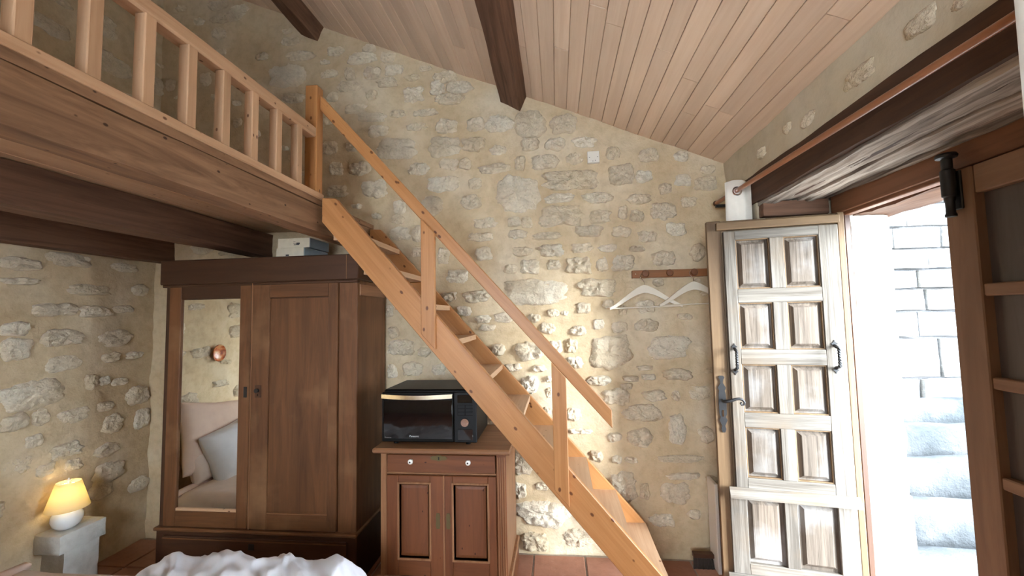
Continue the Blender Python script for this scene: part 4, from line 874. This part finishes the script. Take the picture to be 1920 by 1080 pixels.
def hanger(xc, zt, y, yaw, tilt, label):
    e = empty('coat_hanger', (xc, y, zt), label, 'hanger', 'cream hangers on the rack')
    M = T(xc, y, zt) @ Matrix.Rotation(yaw, 4, 'Z') @ Matrix.Rotation(tilt, 4, 'Y')
    # arms: curved cross-section board
    top = []; n = 20
    for i in range(n + 1):
        t = -1 + 2 * i / n; a_ = abs(t)
        zc = -0.028 - 0.134 * (0.5 - 0.5 * math.cos(math.pi * a_ * 0.76 + 0.08)) ** 0.85
        hh = 0.023 * (1 - 0.78 * a_) + 0.003
        top.append((t * 0.228, zc, hh))
    vs_, fs = [], []
    for x_, z_, h_ in top:
        yo = 0.014 * (abs(x_) / 0.228) ** 2
        vs_ += [(x_, -0.006 - yo, z_ - h_), (x_, -0.006 - yo, z_ + h_), (x_, 0.006 - yo, z_ + h_), (x_, 0.006 - yo, z_ - h_)]
    for i in range(n):
        for k_ in range(4): fs.append((i * 4 + k_, i * 4 + (k_ + 1) % 4, i * 4 + 4 + (k_ + 1) % 4, i * 4 + 4 + k_))
    fs += [(0, 1, 2, 3), (n * 4 + 3, n * 4 + 2, n * 4 + 1, n * 4)]
    obj('arms', vs_, fs, HANG, e, M, angle=40)
    tube('trouser_bar', [(-0.215, -0.012, -0.148), (0.215, -0.012, -0.148)], 0.0045, HANG, e, M, seg=8)
    hk = [(0, 0, -0.022), (0, 0, 0.012), (-0.003, 0, 0.022), (-0.010, 0, 0.032), (-0.019, 0, 0.042), (-0.022, 0, 0.055), (-0.014, 0, 0.068), (0.0, 0, 0.072), (0.012, 0, 0.066)]
    tube('hook', hk, 0.0026, CHROME, e, M, seg=6)
hanger(0.566, 1.735, RKY - 0.040, 0.0, R(-1.2), 'cream hanger with trouser bar, left of the two on the rack')
hanger(0.876, 1.748, RKY - 0.040, 0.06, R(-1.0), 'cream hanger half hidden by the open door leaf')

# blanking plate in the wall
bp = empty('blanking_plate', (0.273, BY - 0.02, 2.61), 'small square white blanking plate high on the stone wall', 'wall plate')
pl_ = box('plate', (0.232, BY - 0.028, 2.574), (0.313, BY + 0.01, 2.655), WHITEPL, bp, bev=0.003)
for x, z in ((0.246, 2.612), (0.300, 2.614), (0.268, 2.586), (0.285, 2.590)): lathe('screw_hole', [(0, 0), (0.0028, 0), (0.0028, 0.0012), (0, 0.0012)], INK, bp, T(x, BY - 0.028, z) @ Matrix.Rotation(R(90), 4, 'X'), seg=8)

# ================================================================== CURTAINS AND POLE
cpole = empty('curtain_pole', (1.02, 1.6, 2.2), 'thin reddish wooden curtain pole under the ceiling above the door', 'curtain pole')
P0, P1 = Vector((1.02, 2.745, 2.233)), Vector((1.02, 0.50, 2.172))
tube('rod', [P0, P0.lerp(P1, .5), P1], 0.0125, wood('reddish_pole2', (0.34, 0.135, 0.06), (0.26, 0.10, 0.045), 'y', rough=0.28, fine=20), cpole, seg=14)
lathe('finial', [(0, -0.018), (0.012, -0.014), (0.019, 0.0), (0.012, 0.016), (0, 0.019)], WARDDK('z'), cpole, T(P0 + Vector((0, 0.012, 0))) @ Matrix.Rotation(R(90), 4, 'X'), seg=16)
box('bracket', (1.012, 2.735, 2.205), (1.135, 2.755, 2.222), IRON, cpole, bev=0.002)
def curtain(ys, xa, xb, zb, label, seed, flare=0.0):
    e = empty('curtain', (1.02, ys[0], zb), label, 'curtain', 'ivory curtains on the pole')
    path = []
    for k_, y in enumerate(ys):
        xk = xa + 0.018 * k_
        a_, b_ = (xb, xk) if k_ % 2 == 0 else (xk, xb)
        for i in range(9):
            t = i / 8
            path.append((a_ + (b_ - a_) * t, y + 0.006 * math.sin(t * 9 + seed + k_), math.sin(t * 14 + seed)))
    nz = 30; vs_, fs = [], []
    for j in range(nz + 1):
        t = j / nz; z_ = 2.277 + (zb - 2.277) * t
        for i, (x_, y_, w_) in enumerate(path):
            gather = 0.006 + 0.010 * min(1, t * 6)
            vs_.append((x_ + 0.01 * t * math.sin(i * 1.3) - flare * t * (1 if x_ < 1.0 else 0), y_ + gather * w_ + 0.008 * t * math.cos(i * 0.9), z_ + 0.010 * (1 - t) * math.cos((x_ - 1.02) * 30)))
    m_ = len(path)
    for j in range(nz):
        for i in range(m_ - 1): fs.append((j * m_ + i, j * m_ + i + 1, (j + 1) * m_ + i + 1, (j + 1) * m_ + i))
    o = obj('fabric', vs_, fs, CURT, e, I4(), smooth=True)
    s_ = o.modifiers.new('thickness', 'SOLIDIFY'); s_.thickness = 0.0025; s_.offset = 0
    for y in ys[:3]:
        zc = P0.z + (P1.z - P0.z) * (P0.y - y) / (P0.y - P1.y)
        lathe('eyelet', [(0.018, -0.003), (0.026, -0.004), (0.027, 0.0), (0.026, 0.004), (0.018, 0.003), (0.018, -0.003)], CHROME, e, T(1.02, y - 0.006, zc - 0.004) @ Matrix.Rotation(R(90), 4, 'X'), seg=24)
curtain([2.452, 2.492, 2.53, 2.568, 2.606, 2.65], 0.962, 1.100, 0.06, 'ivory eyelet curtain gathered behind the top of the open door leaf', 0.4)
curtain([0.93, 0.89, 0.85, 0.81, 0.77], 0.945, 1.10, 0.06, 'ivory curtain gathered at the right edge of the photograph', 1.7, flare=0.02)

# ================================================================== THINGS BEHIND THE OPEN DOOR
ib = empty('leaning_board', (1.0, 2.72, 0), 'narrow pale board with dark cover standing behind the open door', 'board')
box('board', (0.905, 2.70, 0.0), (0.925, 2.83, 0.52), WHITEPL, ib)
box('dark_cover', (0.927, 2.66, 0.0), (1.06, 2.80, 0.45), plain('black_fabric', (0.012, 0.011, 0.011), 0.9), ib)
br = empty('brush', (0.86, 2.77, 0), 'dark bristle brush on the floor in the corner by the open door', 'brush')
box('brush_head', (0.78, 2.745, 0.065), (0.90, 2.785, 0.09), WARDDK('x'), br)
BRIS = plain('dark_bristle', (0.03, 0.022, 0.017), 0.9)
for i in range(14): tube('bristle_tuft', [(0.786 + i * 0.0083, 2.765, 0.067), (0.782 + i * 0.0088, 2.752 + 0.002 * (i % 3), 0.001)], [0.004, 0.006], BRIS, br, seg=5)

# ================================================================== GLOBE FILL LAMP (added, unseen behind the viewer)
pd = empty('floor_lamp', (0.50, -0.50, 0), 'unseen globe lamp added behind the viewer to supply warm fill light', 'lamp')
m, nt, b = new_mat('fill_globe'); b.inputs['Base Color'].default_value = (0.9, 0.85, 0.7, 1); b.inputs['Emission Color'].default_value = (1, 0.76, 0.48, 1); b.inputs['Emission Strength'].default_value = 3.0
PMX = T(0.50, -0.50, 0.0)
lathe('globe', [(0, 0.74)] + [(0.16 * math.sin(a_ * math.pi / 12), 0.90 - 0.16 * math.cos(a_ * math.pi / 12)) for a_ in range(1, 12)] + [(0, 1.06)], m, pd, PMX, seg=24)
lathe('stem', [(0, 0.02), (0.012, 0.02), (0.012, 0.72), (0.03, 0.735), (0.03, 0.755), (0, 0.755)], IRON, pd, PMX, seg=12)
lathe('foot', [(0, 0), (0.13, 0), (0.13, 0.012), (0.02, 0.03), (0, 0.03)], IRON, pd, PMX, seg=24)
pl2 = bpy.data.lights.new('globe_fill', 'POINT'); pl2.energy = 18.0; pl2.color = (1.0, 0.74, 0.44); pl2.shadow_soft_size = 0.17
po = bpy.data.objects.new('globe_fill', pl2); COL.objects.link(po); po.parent = pd; po.location = (0, 0, 0.90)
